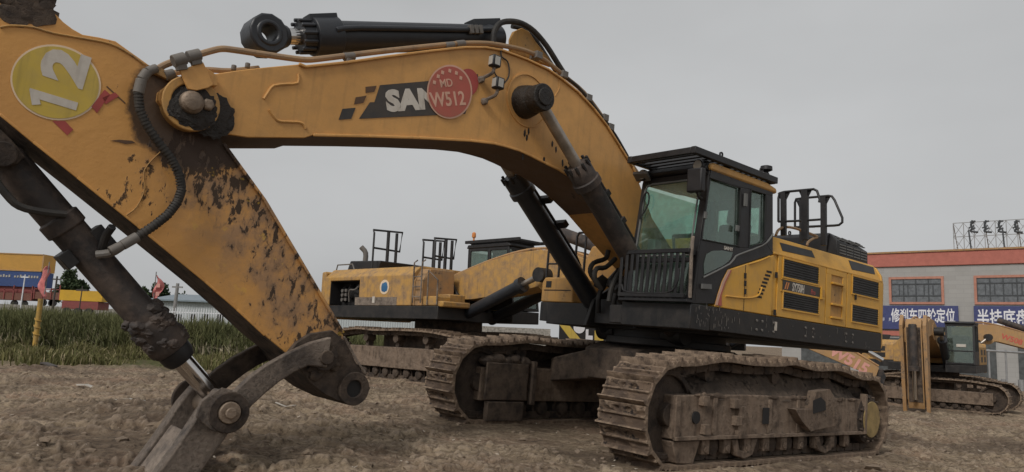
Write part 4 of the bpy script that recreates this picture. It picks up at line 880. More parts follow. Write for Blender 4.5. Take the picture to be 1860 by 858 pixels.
# ---- cab
FS = .137
def XF(z): return 1.75-(z-1.9)*FS
fn = np.array([1, 0, FS]); fn /= np.linalg.norm(fn)
def OF(u, v, off=0.): return onp((1.75+off, 0, 1.9), fn, u, v)
cab = sub('cab', ex)
ym0, ym1 = .60, YS
sidew = [[(1291, 309), (1404, 343), (1404, 357), (1393, 353), (1363, 344), (1347, 341), (1287, 321)],
         [(1291, 309), (1287, 321), (1274, 436), (1270, 470), (1262, 552), (1250, 552), (1268, 425)],
         [(1347, 341), (1363, 344), (1360, 450), (1343, 450)], [(1393, 353), (1404, 357), (1404, 462), (1391, 440)],
         [(1274, 436), (1343, 450), (1360, 450), (1391, 440), (1404, 462), (1322, 489), (1311, 511), (1298, 552), (1262, 552), (1270, 470)]]
b = MB()
for poly in sidew:
    pp = XZ(YS, *poly); pp = [(min(x, XF(z)), max(z, 1.892)) for x, z in pp]
    b.prism(pp, YS-.07, YS)
    if poly is not sidew[4] and poly is not sidew[2]: b.prism(pp, ym0, ym0+.06)
b.box(.02, 1.7, ym0, ym0+.06, 1.892, 2.45)
b.box(-.02, .05, ym0+.06, YS-.07, 1.892, 2.60); b.box(-.02, .05, ym0+.06, YS-.07, 3.40, 3.58)
for y in (ym0+.06, YS-.19): b.box(-.02, .05, y, y+.12, 2.6, 3.4)
b.build('cab_frame', M['black'], cab, .01)
# front frame around the windscreen (slanted plane)
def fq(y, z, off=0): return (XF(z)+off, y, z)
zt, zb = 3.56, 2.47
b = MB(); th3 = tuple(-fn*.05)
b.slab([fq(ym0, 1.9), fq(ym0+.055, 1.9), fq(ym0+.055, 3.58), fq(ym0, 3.58)], th3); b.slab([fq(YS-.10, 1.9), fq(YS-.003, 1.9), fq(YS-.003, 3.58), fq(YS-.10, 3.58)], th3)
b.slab([fq(ym0+.055, 3.50), fq(YS-.10, 3.50), fq(YS-.10, 3.58), fq(ym0+.055, 3.58)], th3); b.slab([fq(ym0+.055, 1.9), fq(YS-.10, 1.9), fq(YS-.10, 1.98), fq(ym0+.055, 1.98)], th3); b.slab([fq(ym0+.055, zb-.06), fq(YS-.10, zb-.06), fq(YS-.10, zb), fq(ym0+.055, zb)], th3)
b.build('windscreen_frame', M['black'], cab, .008)
gy0, gy1 = ym0+.075, YS-.12; path = [fq(gy0, zb+.02, .012), fq(gy0, 3.40, .012), fq(gy0+.03, 3.46, .012), fq(gy0+.1, 3.485, .012), fq(gy1-.1, 3.485, .012), fq(gy1-.03, 3.46, .012), fq(gy1, 3.40, .012), fq(gy1, zb+.02, .012), fq(gy0, zb+.02, .012)]
MB().tube(path, .013, 6, 1).build('windscreen_seal', M['greyplastic'], cab)
MB().slab([fq(ym0+.05, zb-.005), fq(YS-.098, zb-.005), fq(YS-.098, 3.51), fq(ym0+.05, 3.51)], tuple(-fn*.006)).build('windscreen', M['glass'], cab)
MB().slab([fq(ym0+.05, 1.97, -.01), fq(YS-.098, 1.97, -.01), fq(YS-.098, zb-.05, -.01), fq(ym0+.05, zb-.05, -.01)], tuple(-fn*.006)).build('lower_windscreen', M['bgglass'], cab)
MB().prism(XZ(YS-.03, (1285, 320), (1349, 341), (1345, 451), (1272, 436)), YS-.035, YS-.029).build('door_window', M['glass'], cab)
MB().prism(XZ(YS-.03, (1361, 343), (1395, 353), (1393, 441), (1358, 451)), YS-.035, YS-.029).build('rear_side_window', M['glass'], cab)
MB().prism(XZ(YS+.003, (1283, 462), (1293, 456), (1310, 455), (1331, 459), (1326, 472), (1314, 482), (1279, 499), (1278, 480)), YS+.001, YS+.007).build('lower_door_window', M['bgglass'], cab)
MB().prism([(p[0], p[1]) for p in XZ(ym0+.03, (1285, 320), (1349, 341), (1345, 451), (1272, 436))], ym0+.02, ym0+.026)if False else None
MB().box(.25, 1.5, ym0+.025, ym0+.031, 2.45, 3.45).build('far_side_window', M['glass'], cab)
MB().box(.0, .006, ym0+.1, YS-.1, 2.6, 3.4).build('rear_window', M['glass'], cab)
b = MB(); 
for q in ([(1287, 322), (1345, 342), (1342, 448), (1275, 435), (1287, 322)], [(1364, 345), (1391, 353), (1390, 437), (1384, 443), (1361, 448), (1364, 345)]): b.tube([on(1, YS+.002, *k) for k in q], .012, 6, 1)
b.build('window_seal', M['rubber'], cab)
b = MB().tube([on(1, YS+.004, *k) for k in ((1404, 425), (1396, 437), (1383, 447), (1352, 459), (1336, 466), (1325, 480), (1278, 504))], .013, 6, 2); b.bar(on(1, YS+.02, 1275, 520), on(1, YS+.02, 1291, 521), .03, .06); b.bar(on(1, YS+.02, 1355, 352), on(1, YS+.02, 1354, 375), .03, .05); b.bar(on(1, YS+.02, 1340, 410), on(1, YS+.02, 1339, 420), .03, .05); b.bar(on(1, YS+.02, 1282, 385), on(1, YS+.02, 1281, 397), .02, .04)
b.build('door_trim', M['greyplastic'], cab)
ptext('SANY', YS+.003, (1315, 453), (1338, 458), (1315, 447), .045, M['whitepaint'], 'door_lettering', cab, bold=.03, wscale=1.25)
# roof, visor and roof guard
b = MB().prism([(1.56, 3.58), (1.60, 3.61), (1.54, 3.69), (.2, 3.69), (-.05, 3.66), (-.06, 3.58)], ym0-.01, YS-.03); b.build('cab_roof', M['black'], cab, .03); MB().prism([(1.50, 3.585), (1.53, 3.66), (1.45, 3.70), (.2, 3.70), (-.05, 3.66), (-.06, 3.585)], YS-.10, YS+.015).build('roof_side', M['oldyellow'], cab, .03)
b = MB(); gx0, gx1, gya, gyb, gzz = -.02, 1.90, .62, YS+.04, 3.72
b.box(gx0, gx1, gyb-.07, gyb, gzz, gzz+.09); b.box(gx0, gx1, gya, gya+.07, gzz, gzz+.09); b.box(gx1-.06, gx1, gya+.07, gyb-.07, gzz+.003, gzz+.085); b.box(gx0, gx0+.06, gya+.07, gyb-.07, gzz+.003, gzz+.085); b.box(1.0, 1.06, gya+.07, gyb-.07, gzz+.003, gzz+.085)
for k in range(15):
    x = gx1-.12-k*.13; b.hexa([(x, gya+.07, gzz+.02), (x-.03, gya+.07, gzz+.01), (x-.03, gyb-.07, gzz+.01), (x, gyb-.07, gzz+.02)], [(x-.05, gya+.07, gzz+.08), (x-.08, gya+.07, gzz+.07), (x-.08, gyb-.07, gzz+.07), (x-.05, gyb-.07, gzz+.08)])
for x, y in ((1.5, gya+.1), (1.5, gyb-.12), (.1, gya+.1), (.1, gyb-.12)): b.box(x-.04, x+.04, y-.03, y+.03, 3.69, gzz)
b.build('roof_guard', M['black'], cab, .008)
b = MB()
for x in (1.3, .35): b.ring((x, gyb-.05, gzz+.12), (x, gyb-.03, gzz+.12), .035, .022, 12)
b.build('lifting_eye', M['black'], cab)
for u, v in ((1166, 318), (1267, 300)):
    q = OF(u, v, .12); l = MB().prof(q, q+np.array([-.09, 0, 0]), [(0, .075), (.4, .08), (1, .05)], 20).build('cab_lamp', M['black'], cab, .005)
    MB().cyl(q+np.array([.001, 0, 0]), q+np.array([.006, 0, 0]), .062, seg=20).build('lens', M['lampglass'], l)
MB().bar((1.58, .66, 3.55), (1.72, .70, 3.62), .2, .04).build('visor', M['clamp'], cab)
q = on(1, YS-.1, 1392, 305); b = MB().prof(q-np.array([0, 0, .10]), q+np.array([0, 0, .03]), [(0, .05), (.3, .03), (.5, .085), (.9, .08), (1, .04)], 16); b.build('beacon', M['black'], cab)
m0 = np.array([1.80, YS+.03, 3.28]); b = MB().box(m0[0]-.02, m0[0]+.07, m0[1]-.12, m0[1]+.10, m0[2]-.04, m0[2]+.26); mi = b.build('mirror', M['black'], cab, .02); MB().tube([(1.6, YS-.03, 3.2), (1.75, YS+.02, 3.2), (1.82, YS+.03, 3.26)], .016, 6).tube([(1.55, YS-.03, 3.55), (1.72, YS, 3.56), (1.80, YS+.03, 3.5)], .016, 6).build('mirror_stay', M['black'], mi)
b = MB().tube([OF(1163, 398, .05), OF(1164, 372, .05), OF(1172, 352, .05), OF(1178, 352, .05), OF(1178, 370, .05), OF(1166, 392, .05)], .012, 6, 2); b.build('grab_handle', M['black'], cab)
# lower front guard
gx = 1.86; fg = MB(); P = lambda u, v: on(0, gx, u, v)
ya, yb = .60, 1.58
fg.bar((gx, ya-.05, 2.52), (gx, yb+.1, 2.52), .05, .05).bar((gx, ya, 1.97), (gx, yb+.06, 1.97), .04, .05)
for k in range(12):
    y = ya+.02+k*(yb-ya)/11; fg.bar((gx+.005, y, 1.97), (gx+.005, y, 2.52), .018, .045, up=(0, 1, 0))
fg.tube([(gx+.01, ya+.05, 2.1), (gx+.01, ya+.15, 2.0), (gx+.01, yb-.2, 2.0), (gx+.01, yb-.05, 2.12), (gx+.01, yb-.03, 2.3)], .015, 6, 3)
for y in (ya, yb+.04): fg.box(XF(2.5)-.02, gx, y-.02, y+.02, 2.48, 2.54)
fg.box(1.74, gx, ya, yb+.1, 1.895, 1.93); fg.build('front_guard', M['black'], cab, .004)
b = MB(); cyl_y = yb+.1
b.tube([(1.80, cyl_y, 1.95), (1.82, cyl_y, 2.5), (1.78, cyl_y-.02, 2.7)], .022, 8, 2); b.build('door_post', M['rust'], cab)
# interior
b = MB().box(.25, .8, .92, 1.42, 2.25, 2.42).prism([(.18, 2.4), (.38, 2.4), (.22, 3.15), (.05, 3.15)], .95, 1.40).prism([(.10, 3.15), (.22, 3.15), (.18, 3.38), (.08, 3.38)], 1.05, 1.30); b.build('seat', M['seat'], cab, .04)
b = MB().box(.2, 1.1, .72, .9, 2.2, 2.62).box(.2, 1.1, 1.44, 1.56, 2.2, 2.6).box(1.35, 1.5, .72, .85, 2.4, 2.75).box(.06, .2, .7, 1.55, 1.95, 2.55).cyl((1.0, .8, 2.6), (1.05, .8, 2.85), .02).cyl((1.0, 1.5, 2.6), (1.05, 1.5, 2.85), .02); b.build('console', M['greyplastic'], cab, .02)
MB().box(.05, 1.6, ym0+.07, YS-.1, 1.90, 1.93).build('cab_floor', M['green'], cab)
MB().box(.05, 1.5, ym0+.07, YS-.08, 3.53, 3.57).build('headliner', M['green'], cab)

# ================================================================= OTHER EXCAVATORS
M['byellow'] = mat_dirty('parked_yellow_paint', (.54, .30, .075), dust=(.27, .18, .11), grime=(.10, .065, .04), dust_amt=.75, grime_amt=.10, rough=.55, gth=.60)
M['borange'] = mat_dirty('orange_yellow_paint', (.46, .265, .105), dust=(.30, .21, .14), dust_amt=.5, grime_amt=.12, rough=.6, gth=.61)
M['brust'] = mat_dirty('rusty_yellow_paint', (.45, .25, .10), dust=(.26, .19, .13), dust_amt=.7, grime_amt=.25, rough=.7, gth=.58)
def place(x, y, head, s=1., dz=0.): return Matrix.Translation((x, y, float(gbase(x, y))-.02+dz)) @ Matrix.Rotation(head, 4, 'Z') @ Matrix.Scale(s, 4)
def digger(label, mw, top, bot, eye, arm, track_yaw=0., body='byellow', arms='byellow', rails=(), guard=True, beacon=False, bay=False, hood=True, deck=True, tracks=True):
    t = thing('excavator', label, 'excavator', mw)
    for s in (1, -1):
        tr, fr = crawler(t, 1.71*s, s, individually=False, detail=False, zc=.6); tr.rotation_euler.z = track_yaw
        MB().cyl((-2.36, (1.71+.27)*s, .6), (-2.36, (1.71+.32)*s, .6), .26, seg=24).build('drive_cover', M['mud'], tr)
    b = MB().box(-.95, .95, -1.4, 1.4, .75, 1.3).cyl((0, 0, 1.3), (0, 0, 1.56), .9, seg=32); cb = b.build('carbody', M['mud_shade'], t, .02); cb.rotation_euler.z = track_yaw
    b = MB().box(-3.5, 1.35, -1.66, -.55, 1.56, 1.88).box(-3.5, 1.75, .58, 1.66, 1.56, 1.88).box(-3.4, 1.2, -.55, .58, 1.54, 1.82)
    for y in (-.46, .46): b.prism([(1.2, 1.6), (1.0, 2.0), (.5, 2.6), (.1, 2.6), (-.2, 1.6)], y-.04, y+.04)
    b.build('upper_frame', M['blackdust'], t, .015)
    cs = [(-1.66, 1.885), (-1.66, 2.66), (-1.40, 2.90), (1.40, 2.90), (1.66, 2.66), (1.66, 1.885)]
    if bay:
        b = MB().prism([(-1.66, 1.885), (-1.66, 2.66), (-1.40, 2.90), (1.40, 2.90), (1.66, 2.66), (1.66, 1.885)], -1.80, .35, ax=0).prism([(1.66, 1.885), (1.66, 2.66), (1.40, 2.90), (-1.40, 2.90), (-1.66, 2.66), (-1.66, 2.56), (-1.2, 2.56), (-1.2, 1.885)], -3.15, -1.80, ax=0).prism(cs, -3.4, -3.15, ax=0)
        hb = b.build('engine_housing', M[body], t, .02)
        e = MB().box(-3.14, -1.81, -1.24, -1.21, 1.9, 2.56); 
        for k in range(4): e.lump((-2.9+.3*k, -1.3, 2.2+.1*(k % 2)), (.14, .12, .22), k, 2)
        e.box(-3.149, -3.13, -1.64, -1.24, 1.9, 2.555).box(-3.12, -1.82, -1.60, -1.24, 2.545, 2.556); eng = e.build('engine', M['dark'], t)  # dark liners on the bay walls put its shade into the colour
        e = MB()
        for z in (2.05, 2.18, 2.3): e.cyl((-2.85, -1.46, z), (-2.85, -1.40, z+.0), .05, seg=10).box(-2.72, -2.64, -1.46, -1.42, z-.03, z+.05)
        e.tube([(-2.5, -1.45, 2.0), (-2.45, -1.5, 2.3), (-2.2, -1.5, 2.32), (-2.05, -1.46, 2.45)], .025, 6); e.build('engine_fitting', M['clamp'], eng)
    else:
        hb = MB().prism(cs, -3.4, .0 if not deck else .35, ax=0).build('engine_housing', M[body], t, .02)
        for s in (1, -1):
            b = MB()
            for x0 in (-1.5, -2.9):
                for z in (2.0, 2.32): b.box(x0, x0+.7, s*1.66-.003, s*1.66+.003+.004*s, z, z+.24)
            b.build('grille', M['louver'], t)
    pts = [(-3.42, 1.66), (-3.70, 1.58), (-3.92, 1.2), (-4.02, .6), (-4.05, 0), (-4.02, -.6), (-3.92, -1.2), (-3.70, -1.58), (-3.42, -1.66)]
    MB().prism(pts, 1.52, 2.84, ax=2).build('counterweight', M[body], t, .05)
    if hood: MB().prism([(-1.9, 2.89), (-1.8, 3.16), (-3.2, 3.20), (-3.35, 2.89)], -1.0, .9).build('engine_cowl', M['black'], t, .03)
    if deck:
        MB().prism([(-1.62, 1.885), (-1.62, 2.5), (-1.4, 2.82), (-.6, 2.82), (-.56, 1.885)], .36, .75, ax=0).build('fuel_tank', M['brust'], t, .02)
        b = MB().box(.76, 1.30, -1.64, -1.2, 1.885, 2.12).box(1.3, 1.5, -1.64, -.7, 1.86, 2.0).box(.76, 1.2, -1.15, -.6, 1.885, 2.2); b.build('tool_box', M[body], t, .03)
        b = MB()
        for x in (.45, .75): b.tube([(x, -1.70, 1.95), (x, -1.70, 2.95), (x, -1.6, 3.02)], .02, 6, 0)
        for z in (2.1, 2.35, 2.6, 2.85): b.tube([(.45, -1.70, z), (.75, -1.70, z)], .016, 6, 0)
        b.tube([(.95, -1.66, 1.9), (.95, -1.66, 2.75), (1.3, -1.66, 2.5), (1.3, -1.66, 1.9)], .02, 6, 0); b.build('ladder', M['rust'], t)
    for (x0, x1, y0, y1, h) in rails:
        b = MB().tube([(x0, y0, 2.9), (x0, y0, h-.08), (x0+.05*(1 if x1 > x0 else -1), y0, h), (x1, y1, h+.05), (x1-.08, y1, h-.5), (x0, y0, h-.5)], .03, 6, 0).tube([((x0+x1)/2, (y0+y1)/2, 2.9), ((x0+x1)/2, (y0+y1)/2, h)], .05, 6, 0).tube([(x0+(x1-x0)*.8, y0+(y1-y0)*.8, 2.9), (x0+(x1-x0)*.8, y0+(y1-y0)*.8, h)], .045, 6, 0); b.build('handrail', M['black'], t)
    # cab
    cb = sub('cab', t); b = MB()
    def px(z): return 1.75-(z-1.9)*.137
    for y in (.60, 1.59):
        for xa, xb in ((None, 0), (.75, 0), (0, 0)):
            if xa is None: b.hexa([(1.65, y, 1.9), (1.75, y, 1.9), (1.75, y+.07, 1.9), (1.65, y+.07, 1.9)], [(px(3.58)-.09, y, 3.58), (px(3.58), y, 3.58), (px(3.58), y+.07, 3.58), (px(3.58)-.09, y+.07, 3.58)])
            else: b.box(xa, xa+.09, y, y+.07, 1.9, 3.58)
        b.box(.0, 1.68, y+.002, y+.068, 1.9, 2.45).box(0, 1.52, y+.002, y+.068, 3.5, 3.58)
    b.box(0, .05, .67, 1.59, 1.9, 2.6).box(1.69, 1.745, .67, 1.59, 1.9, 1.98).box(1.60, 1.66, .67, 1.59, 2.42, 2.48).box(1.48, 1.53, .67, 1.59, 3.48, 3.58); b.build('cab_frame', M['black'], cb, .01)
    MB().slab([(px(1.95)-.02, .66, 1.95), (px(1.95)-.02, 1.60, 1.95), (px(3.5)-.02, 1.60, 3.5), (px(3.5)-.02, .66, 3.5)], (-.006, 0, 0)).build('windscreen', M['bgglass'], cb)
    for y in (.63, 1.62): MB().box(.08, 1.58, y-.003, y+.003, 2.44, 3.51).build('side_window', M['bgglass'], cb)
    MB().box(.0, .006, .66, 1.6, 2.6, 3.5).build('rear_window', M['bgglass'], cb)
    MB().prism([(1.58, 3.58), (1.60, 3.62), (1.5, 3.68), (0, 3.68), (-.05, 3.58)], .58, 1.68).build('cab_roof', M['black'], cb, .02)
    MB().box(.25, .8, .92, 1.42, 2.1, 2.4).box(.1, .3, .95, 1.4, 2.4, 3.1).box(1.3, 1.5, .72, .85, 2.3, 2.7).build('seat', M['seat'], cb, .03)
    if guard:
        b = MB().box(-.1, 1.9, .56, .63, 3.72, 3.80).box(-.1, 1.9, 1.65, 1.72, 3.72, 3.80)
        for k in range(14): b.box(-.06+.14*k, .0+.14*k, .63, 1.65, 3.73, 3.78)
        for x in (.1, 1.4): b.box(x, x+.06, .6, 1.7, 3.66, 3.74)
        b.build('roof_guard', M['black'], cb)
    if beacon: MB().cyl((.1, .7, 3.72), (.1, .7, 3.90), .025, seg=8).prof((.1, .7, 3.90), (.1, .7, 4.05), [(0, .05), (.2, .06), (.8, .055), (1, .03)], 12).build('beacon', M['orange'], cb)
    bm_ = MB().prism(list(top)+list(bot), -.36, .36); boom = bm_.build('boom', M[arms], t, .01)
    MB().tube([(x, .22, z+.05) for x, z in top], .035, 6).tube([(x, -.22, z+.05) for x, z in top], .035, 6).build('hydraulic_pipe', M['brust'], boom)
    for s in (1, -1):
        A = np.array([.95, .6*s, 1.62]); E_ = np.array([eye[0], .6*s, eye[1]]); d = (E_-A)/np.linalg.norm(E_-A); L = np.linalg.norm(E_-A)
        c_ = MB().prof(A, A+d*L*.80, [(0, .13), (.02, .15), (.93, .15), (.94, .19), (1, .19)], 20).build('lift_cylinder', M['cylblack'], t)
        MB().cyl(A+d*L*.78, E_, .07, seg=12).build('rod', M['dullchrome'], c_); MB().cyl((E_[0], .36*s, E_[2]), (E_[0], .72*s, E_[2]), .17, seg=20).build('pin', M['blackdust'], c_)
        MB().cyl((E_[0], .355*s, E_[2]), (E_[0], .375*s, E_[2]), .36, seg=28).build('pin_plate', M[arms], c_)
    a = MB().prism(arm['pts'], -.28, .28).build('arm', M[arm.get('mat', arms)], t, .012)
    for (p, q, r) in arm['cyl']:
        p = np.array([p[0], 0, p[1]]); q = np.array([q[0], 0, q[1]]); c_ = MB().prof(p, p+(q-p)*r, [(0, .12), (.03, .15), (.9, .15), (.91, .19), (1, .19)], 20).build('cylinder', M['cylmud'], t); MB().cyl(p+(q-p)*r, q, .08, seg=14).build('rod', M['chrome'], c_)
    return t, boom, a
# the machine with the open engine bay
e2, e2b, e2a = digger('old yellow excavator with open engine bay and round blue-white emblem, behind the bent arm', place(-1.6, 20.0, R(-42), 1, .02),
    [(.2, 2.66), (.9, 2.86), (1.7, 3.07), (2.6, 3.24), (3.4, 3.29), (4.2, 3.18), (5.0, 2.92), (5.8, 2.65), (6.5, 2.15)], [(6.4, 1.75), (5.5, 2.2), (4.6, 2.45), (3.6, 2.45), (2.4, 2.25), (1.2, 2.12), (.2, 2.1)], (3.65, 2.66),
    dict(pts=[(6.3, 2.3), (6.75, 2.35), (6.95, 2.0), (6.3, .5), (6.1, .45), (6.0, .6), (6.15, 1.5)], cyl=[((3.6, 3.75), (6.6, 2.7), .55)]),
    body='byellow', rails=((-1.9, -1.9, -1.2, -.2, 4.0), (-.7, -.7, 0., .8, 3.85), (-1.3, -1.3, .1, .9, 3.85)), beacon=True, bay=True)
MB().tube([(-2.5, -1.35, 2.9), (-2.6, -1.35, 3.05), (-3.3, -1.35, 3.05), (-3.35, -1.35, 2.9)], .02, 6, 0).build('grab_rail', M['clamp'], e2)
MB().tube([(-2.9, -.7, 3.1), (-2.9, -.7, 3.45), (-3.0, -.8, 3.62)], .075, 12).build('exhaust_pipe', M['clamp'], e2)
MB().cyl((-.72, -1.662, 2.36), (-.72, -1.670, 2.36), .19, seg=28).build('emblem_disc', M['stickrim'], e2); MB().lump((-.72, -1.668, 2.36), (.13, .008, .14), 4, 3, .25).build('emblem', M['blue'], e2)
b = MB(); b.box(-1.2, -1.1, -1.667, -1.66, 1.95, 2.12); b.build('label_plate', M['whitepaint'], e2)
MB().box(-1.95, -.2, -1.664, -1.658, 1.89, 2.10).build('scraped_panel', M['rust'], e2)
# the machine whose lowered boom says W515
e6, e6b, e6a = digger('excavator with its lowered orange boom marked W515, mostly hidden behind the big counterweight', place(5.35, 21.9, R(-20), .85, .02),
    [(.2, 2.6), (1.5, 2.85), (2.8, 2.85), (3.8, 2.42), (5.0, 1.72), (5.8, 1.22)], [(5.7, .92), (4.8, 1.28), (3.6, 1.78), (2.6, 2.1), (1.5, 2.12), (.2, 2.1)], (2.9, 2.5),
    dict(mat='cylmud', pts=[(5.6, 1.0), (5.9, 1.2), (6.0, .95), (5.75, .15), (5.6, .15)], cyl=[((4.2, 2.5), (5.95, 1.45), .70)]), arms='borange', deck=False)
def etext(par, s, x, z, ang, h, y, mat, nm, **kw):
    r = (math.cos(ang), 0, math.sin(ang)); u = (-math.sin(ang), 0, math.cos(ang)); return text(s, (x, y, z), r, u, h, mat, nm, par, **kw)
M['pinktext'] = simple('pink_text', (.62, .30, .25), .5); M['redtext'] = simple('red_text', (.50, .10, .07), .5)
etext(e6b, 'W515', 4.35, 1.60, R(-30), .32, -.366, M['pinktext'], 'boom_lettering', bold=.04, wscale=1.05)
# the one with a tall boom at the right edge
e7, e7b, e7a = digger('distant yellow excavator before the shop building, raised boom with faded red lettering', place(17.9, 32.0, R(-18), .82),
    [(.2, 2.7), (1.2, 3.5), (2.2, 3.9), (3.2, 3.80), (4.4, 3.45), (5.6, 3.0), (7.0, 2.35)], [(6.9, 2.0), (5.6, 2.35), (4.4, 2.70), (3.2, 3.0), (2.2, 3.05), (1.0, 2.5), (.2, 2.1)], (2.7, 3.2),
    dict(pts=[(6.8, 2.6), (7.2, 2.6), (7.4, 2.3), (6.6, .4), (6.4, .4), (6.5, 1.5)], cyl=[((3.3, 4.1), (7.1, 2.8), .6)]), arms='borange', deck=False, guard=False)
etext(e7b, 'W508', 3.3, 3.18, R(-19), .26, -.364, M['redtext'], 'boom_lettering', bold=.03)
MB().slab([(4.35, -.363, 3.12), (4.45, -.363, 2.78), (5.6, -.363, 2.45), (5.5, -.363, 2.72)], (0, -.002, 0)).build('name_band', M['decal'], e7b)
etext(e7b, 'SANY', 4.5, 2.80, R(-17), .2, -.368, M['pinktext'], 'boom_lettering', bold=.04)
# the mid-size one facing the camera
e5, e5b, e5a = digger('mid-size excavator with a black cab facing forward and its arm hanging straight down', place(14.5, 25.4, R(-127), .77),
    [(.2, 2.6), (1.4, 3.2), (2.6, 3.65), (3.6, 3.7), (4.5, 3.5), (5.4, 3.2)], [(5.3, 2.7), (4.3, 2.95), (3.4, 3.05), (2.5, 2.85), (1.4, 2.5), (.2, 2.1)], (2.9, 3.2),
    dict(pts=[(5.0, 3.45), (5.35, 3.6), (5.5, 3.3), (5.30, .4), (5.2, .2), (5.08, .4), (5.0, 2.6)], cyl=[((5.66, 3.40), (5.50, .55), .62)]), track_yaw=R(86), arms='borange', deck=False, guard=False)
MB().prism([(5.36, 3.45), (5.52, 3.25), (5.33, .45), (5.25, .45), (5.2, 2.6)], -.24, .24).build('dark_front', M['mud_shade'], e5a)  # dark strip down the front of the hanging arm
for sy in (1, -1): MB().prism([(4.95, 3.45), (5.40, 3.75), (5.68, 3.35), (5.56, 2.2), (5.46, 1.1), (5.28, .0), (5.14, .0), (4.98, 1.6)], sy*.40-.06, sy*.40+.06).build('arm_plate', M['brust'], e5a)
MB().box(1.66, 1.668, 1.0, 1.35, 2.62, 2.74).build('windscreen_sticker', M['whitepaint'], e5)

# ================================================================= SHOP BUILDING
A_ = np.array([26.6, 53.6, 0.]); fd = np.array([.757, -.653, 0]); fn_ = np.array([-.653, -.757, 0])
def FA(u, v): p = wpl(A_, fn_, u, v); return float((p-A_)@fd), float(p[2])
MB_T = Matrix.Identity(4)
for i in range(3): MB_T[i][0] = fd[i]; MB_T[i][1] = -fn_[i]; MB_T[i][3] = A_[i]
MB_T[2][2] = 1.; MB_T[2][1] = 0; MB_T[2][0] = 0         # local: x along the front, y into the building, z up
zr = FA(1700, 458)[1]; zb_ = FA(1700, 483)[1]; zg = -.65
def mat_tiles():
    m, t, p = newmat('grey_facade_tiles'); o = coords(t); mp_ = N(t, 'ShaderNodeMapping', inp={'Rotation': (R(90), 0, 0)}); t.links.new(o, mp_.inputs[0])
    br = N(t, 'ShaderNodeTexBrick', inp={'Scale': 1.0, 'Mortar Size': .012, 'Brick Width': .9, 'Row Height': .3, 'Bias': 0.}); br.inputs['Color1'].default_value = (.335, .325, .31, 1); br.inputs['Color2'].default_value = (.37, .36, .345, 1); br.inputs['Mortar'].default_value = (.30, .295, .28, 1)
    t.links.new(mp_.outputs[0], br.inputs[0]); n = noise(t, o, .8, 5, .6); c = mixc(t, rngn(t, n, .35, .7, 0, .35), br.outputs[0], (.27, .265, .25)); t.links.new(c, p.inputs['Base Color']); p.inputs['Roughness'].default_value = .75; return m
M['tiles'] = mat_tiles(); M['redwall'] = simple('salmon_red_parapet', (.43, .145, .11), .8, var=.08); M['frame'] = simple('orange_window_trim', (.44, .20, .14), .7)
M['winframe'] = simple('dark_window_frame', (.05, .055, .06), .5); M['pane'] = simple('office_glass', (.13, .14, .15), .12, 0, .6, var=.3); M['sign'] = simple('blue_sign_board', (.045, .055, .16), .5, var=.12); M['signtext'] = simple('white_sign_text', (.72, .72, .75), .5, var=.04)
M['steelgrey'] = simple('galvanised_steel', (.30, .30, .30), .5, .3); M['dkgrey'] = simple('shop_shutter', (.07, .075, .075), .6, var=.3)
bl = thing('shop_building', 'two-storey grey tiled building with salmon parapet and orange-trimmed windows', 'building', MB_T)
MB().box(-7, 22, 0, 14, zg, zb_).build('wall', M['tiles'], bl)
MB().box(-7.05, 22.05, -.12, 14.05, zb_, zr).build('parapet', M['redwall'], bl, .03); MB().box(-7.15, 22.15, -.2, 14.1, zr, zr+.12).build('coping', M['brust'], bl)
def window(s0, s1, z0, z1):
    f = MB(); e = .16
    for q in ((s0-e, s1+e, z1, z1+e), (s0-e, s1+e, z0-e, z0), (s0-e, s0, z0, z1), (s1, s1+e, z0, z1)): f.box(q[0], q[1], -.09, .02, q[2], q[3])
    fo = f.build('window', M['frame'], bl); MB().box(s0, s1, -.015, -.005, z0, z1).build('pane', M['pane'], fo)
    g_ = MB(); w = .035; n = 4
    for k in range(n+1): x = s0+(s1-s0)*k/n; g_.box(x-w, x+w, -.05, -.02, z0, z1)
    for f_ in (.27, .78): z = z0+(z1-z0)*f_; g_.box(s0, s1, -.052, -.022, z-w, z+w)
    for k in range(n): x = s0+(s1-s0)*(k+(.35 if k % 2 else .65))/n; g_.box(x-w*.8, x+w*.8, -.048, -.018, z0+(z1-z0)*.27, z0+(z1-z0)*.78)
    g_.build('window_frame', M['winframe'], fo)
s1a, z1t = FA(1619, 508); s1b, z1b = FA(1711, 549); s2a, _ = FA(1774, 508); ww = s1b-s1a
window(s1a, s1b, z1b, z1t); window(s2a, s2a+ww*.95, z1b, z1t); window(s2a+ww*1.6, s2a+ww*2.55, z1b, z1t); window(s1a-ww*1.6, s1a-ww*.65, z1b, z1t)
def sign(s0, s1, z0, z1, l, txt, tx, th_, lab, fw):
    o = thing('sign_board', lab, 'sign', MB_T); MB().box(s0, s1, -.22, -.125, z0, z1).build('board', M['sign'], o, .01)
    text(txt, (tx, -.225, z1-th_*1.28), (1, 0, 0), (0, 0, 1), th_*.86, M['signtext'], 'sign_text', o, depth=.01, bold=.018, fit=fw)
    b = MB(); n = int((s1-s0)/.42); r_ = random.Random(5)
    for k in range(n):
        x = s0+.25+k*.42; zz = z0+(z1-z0)*.40
        for q in range(4): xx = x+.04*r_.random(); b.box(xx, xx+.03+.10*(q % 2), -.226, -.221, zz-.10+.06*q, zz-.07+.06*q+.01) if r_.random() < .9 else None
    b.build('script_marks', M['signtext'], o); return o
z_t = FA(1700, 556)[1]; z_b = FA(1700, 600)[1]; sa = FA(1600, 570)[0]; sb = FA(1742, 570)[0]; sc_ = FA(1770, 570)[0]
chh = FA(1700, 559)[1]-FA(1700, 581)[1]
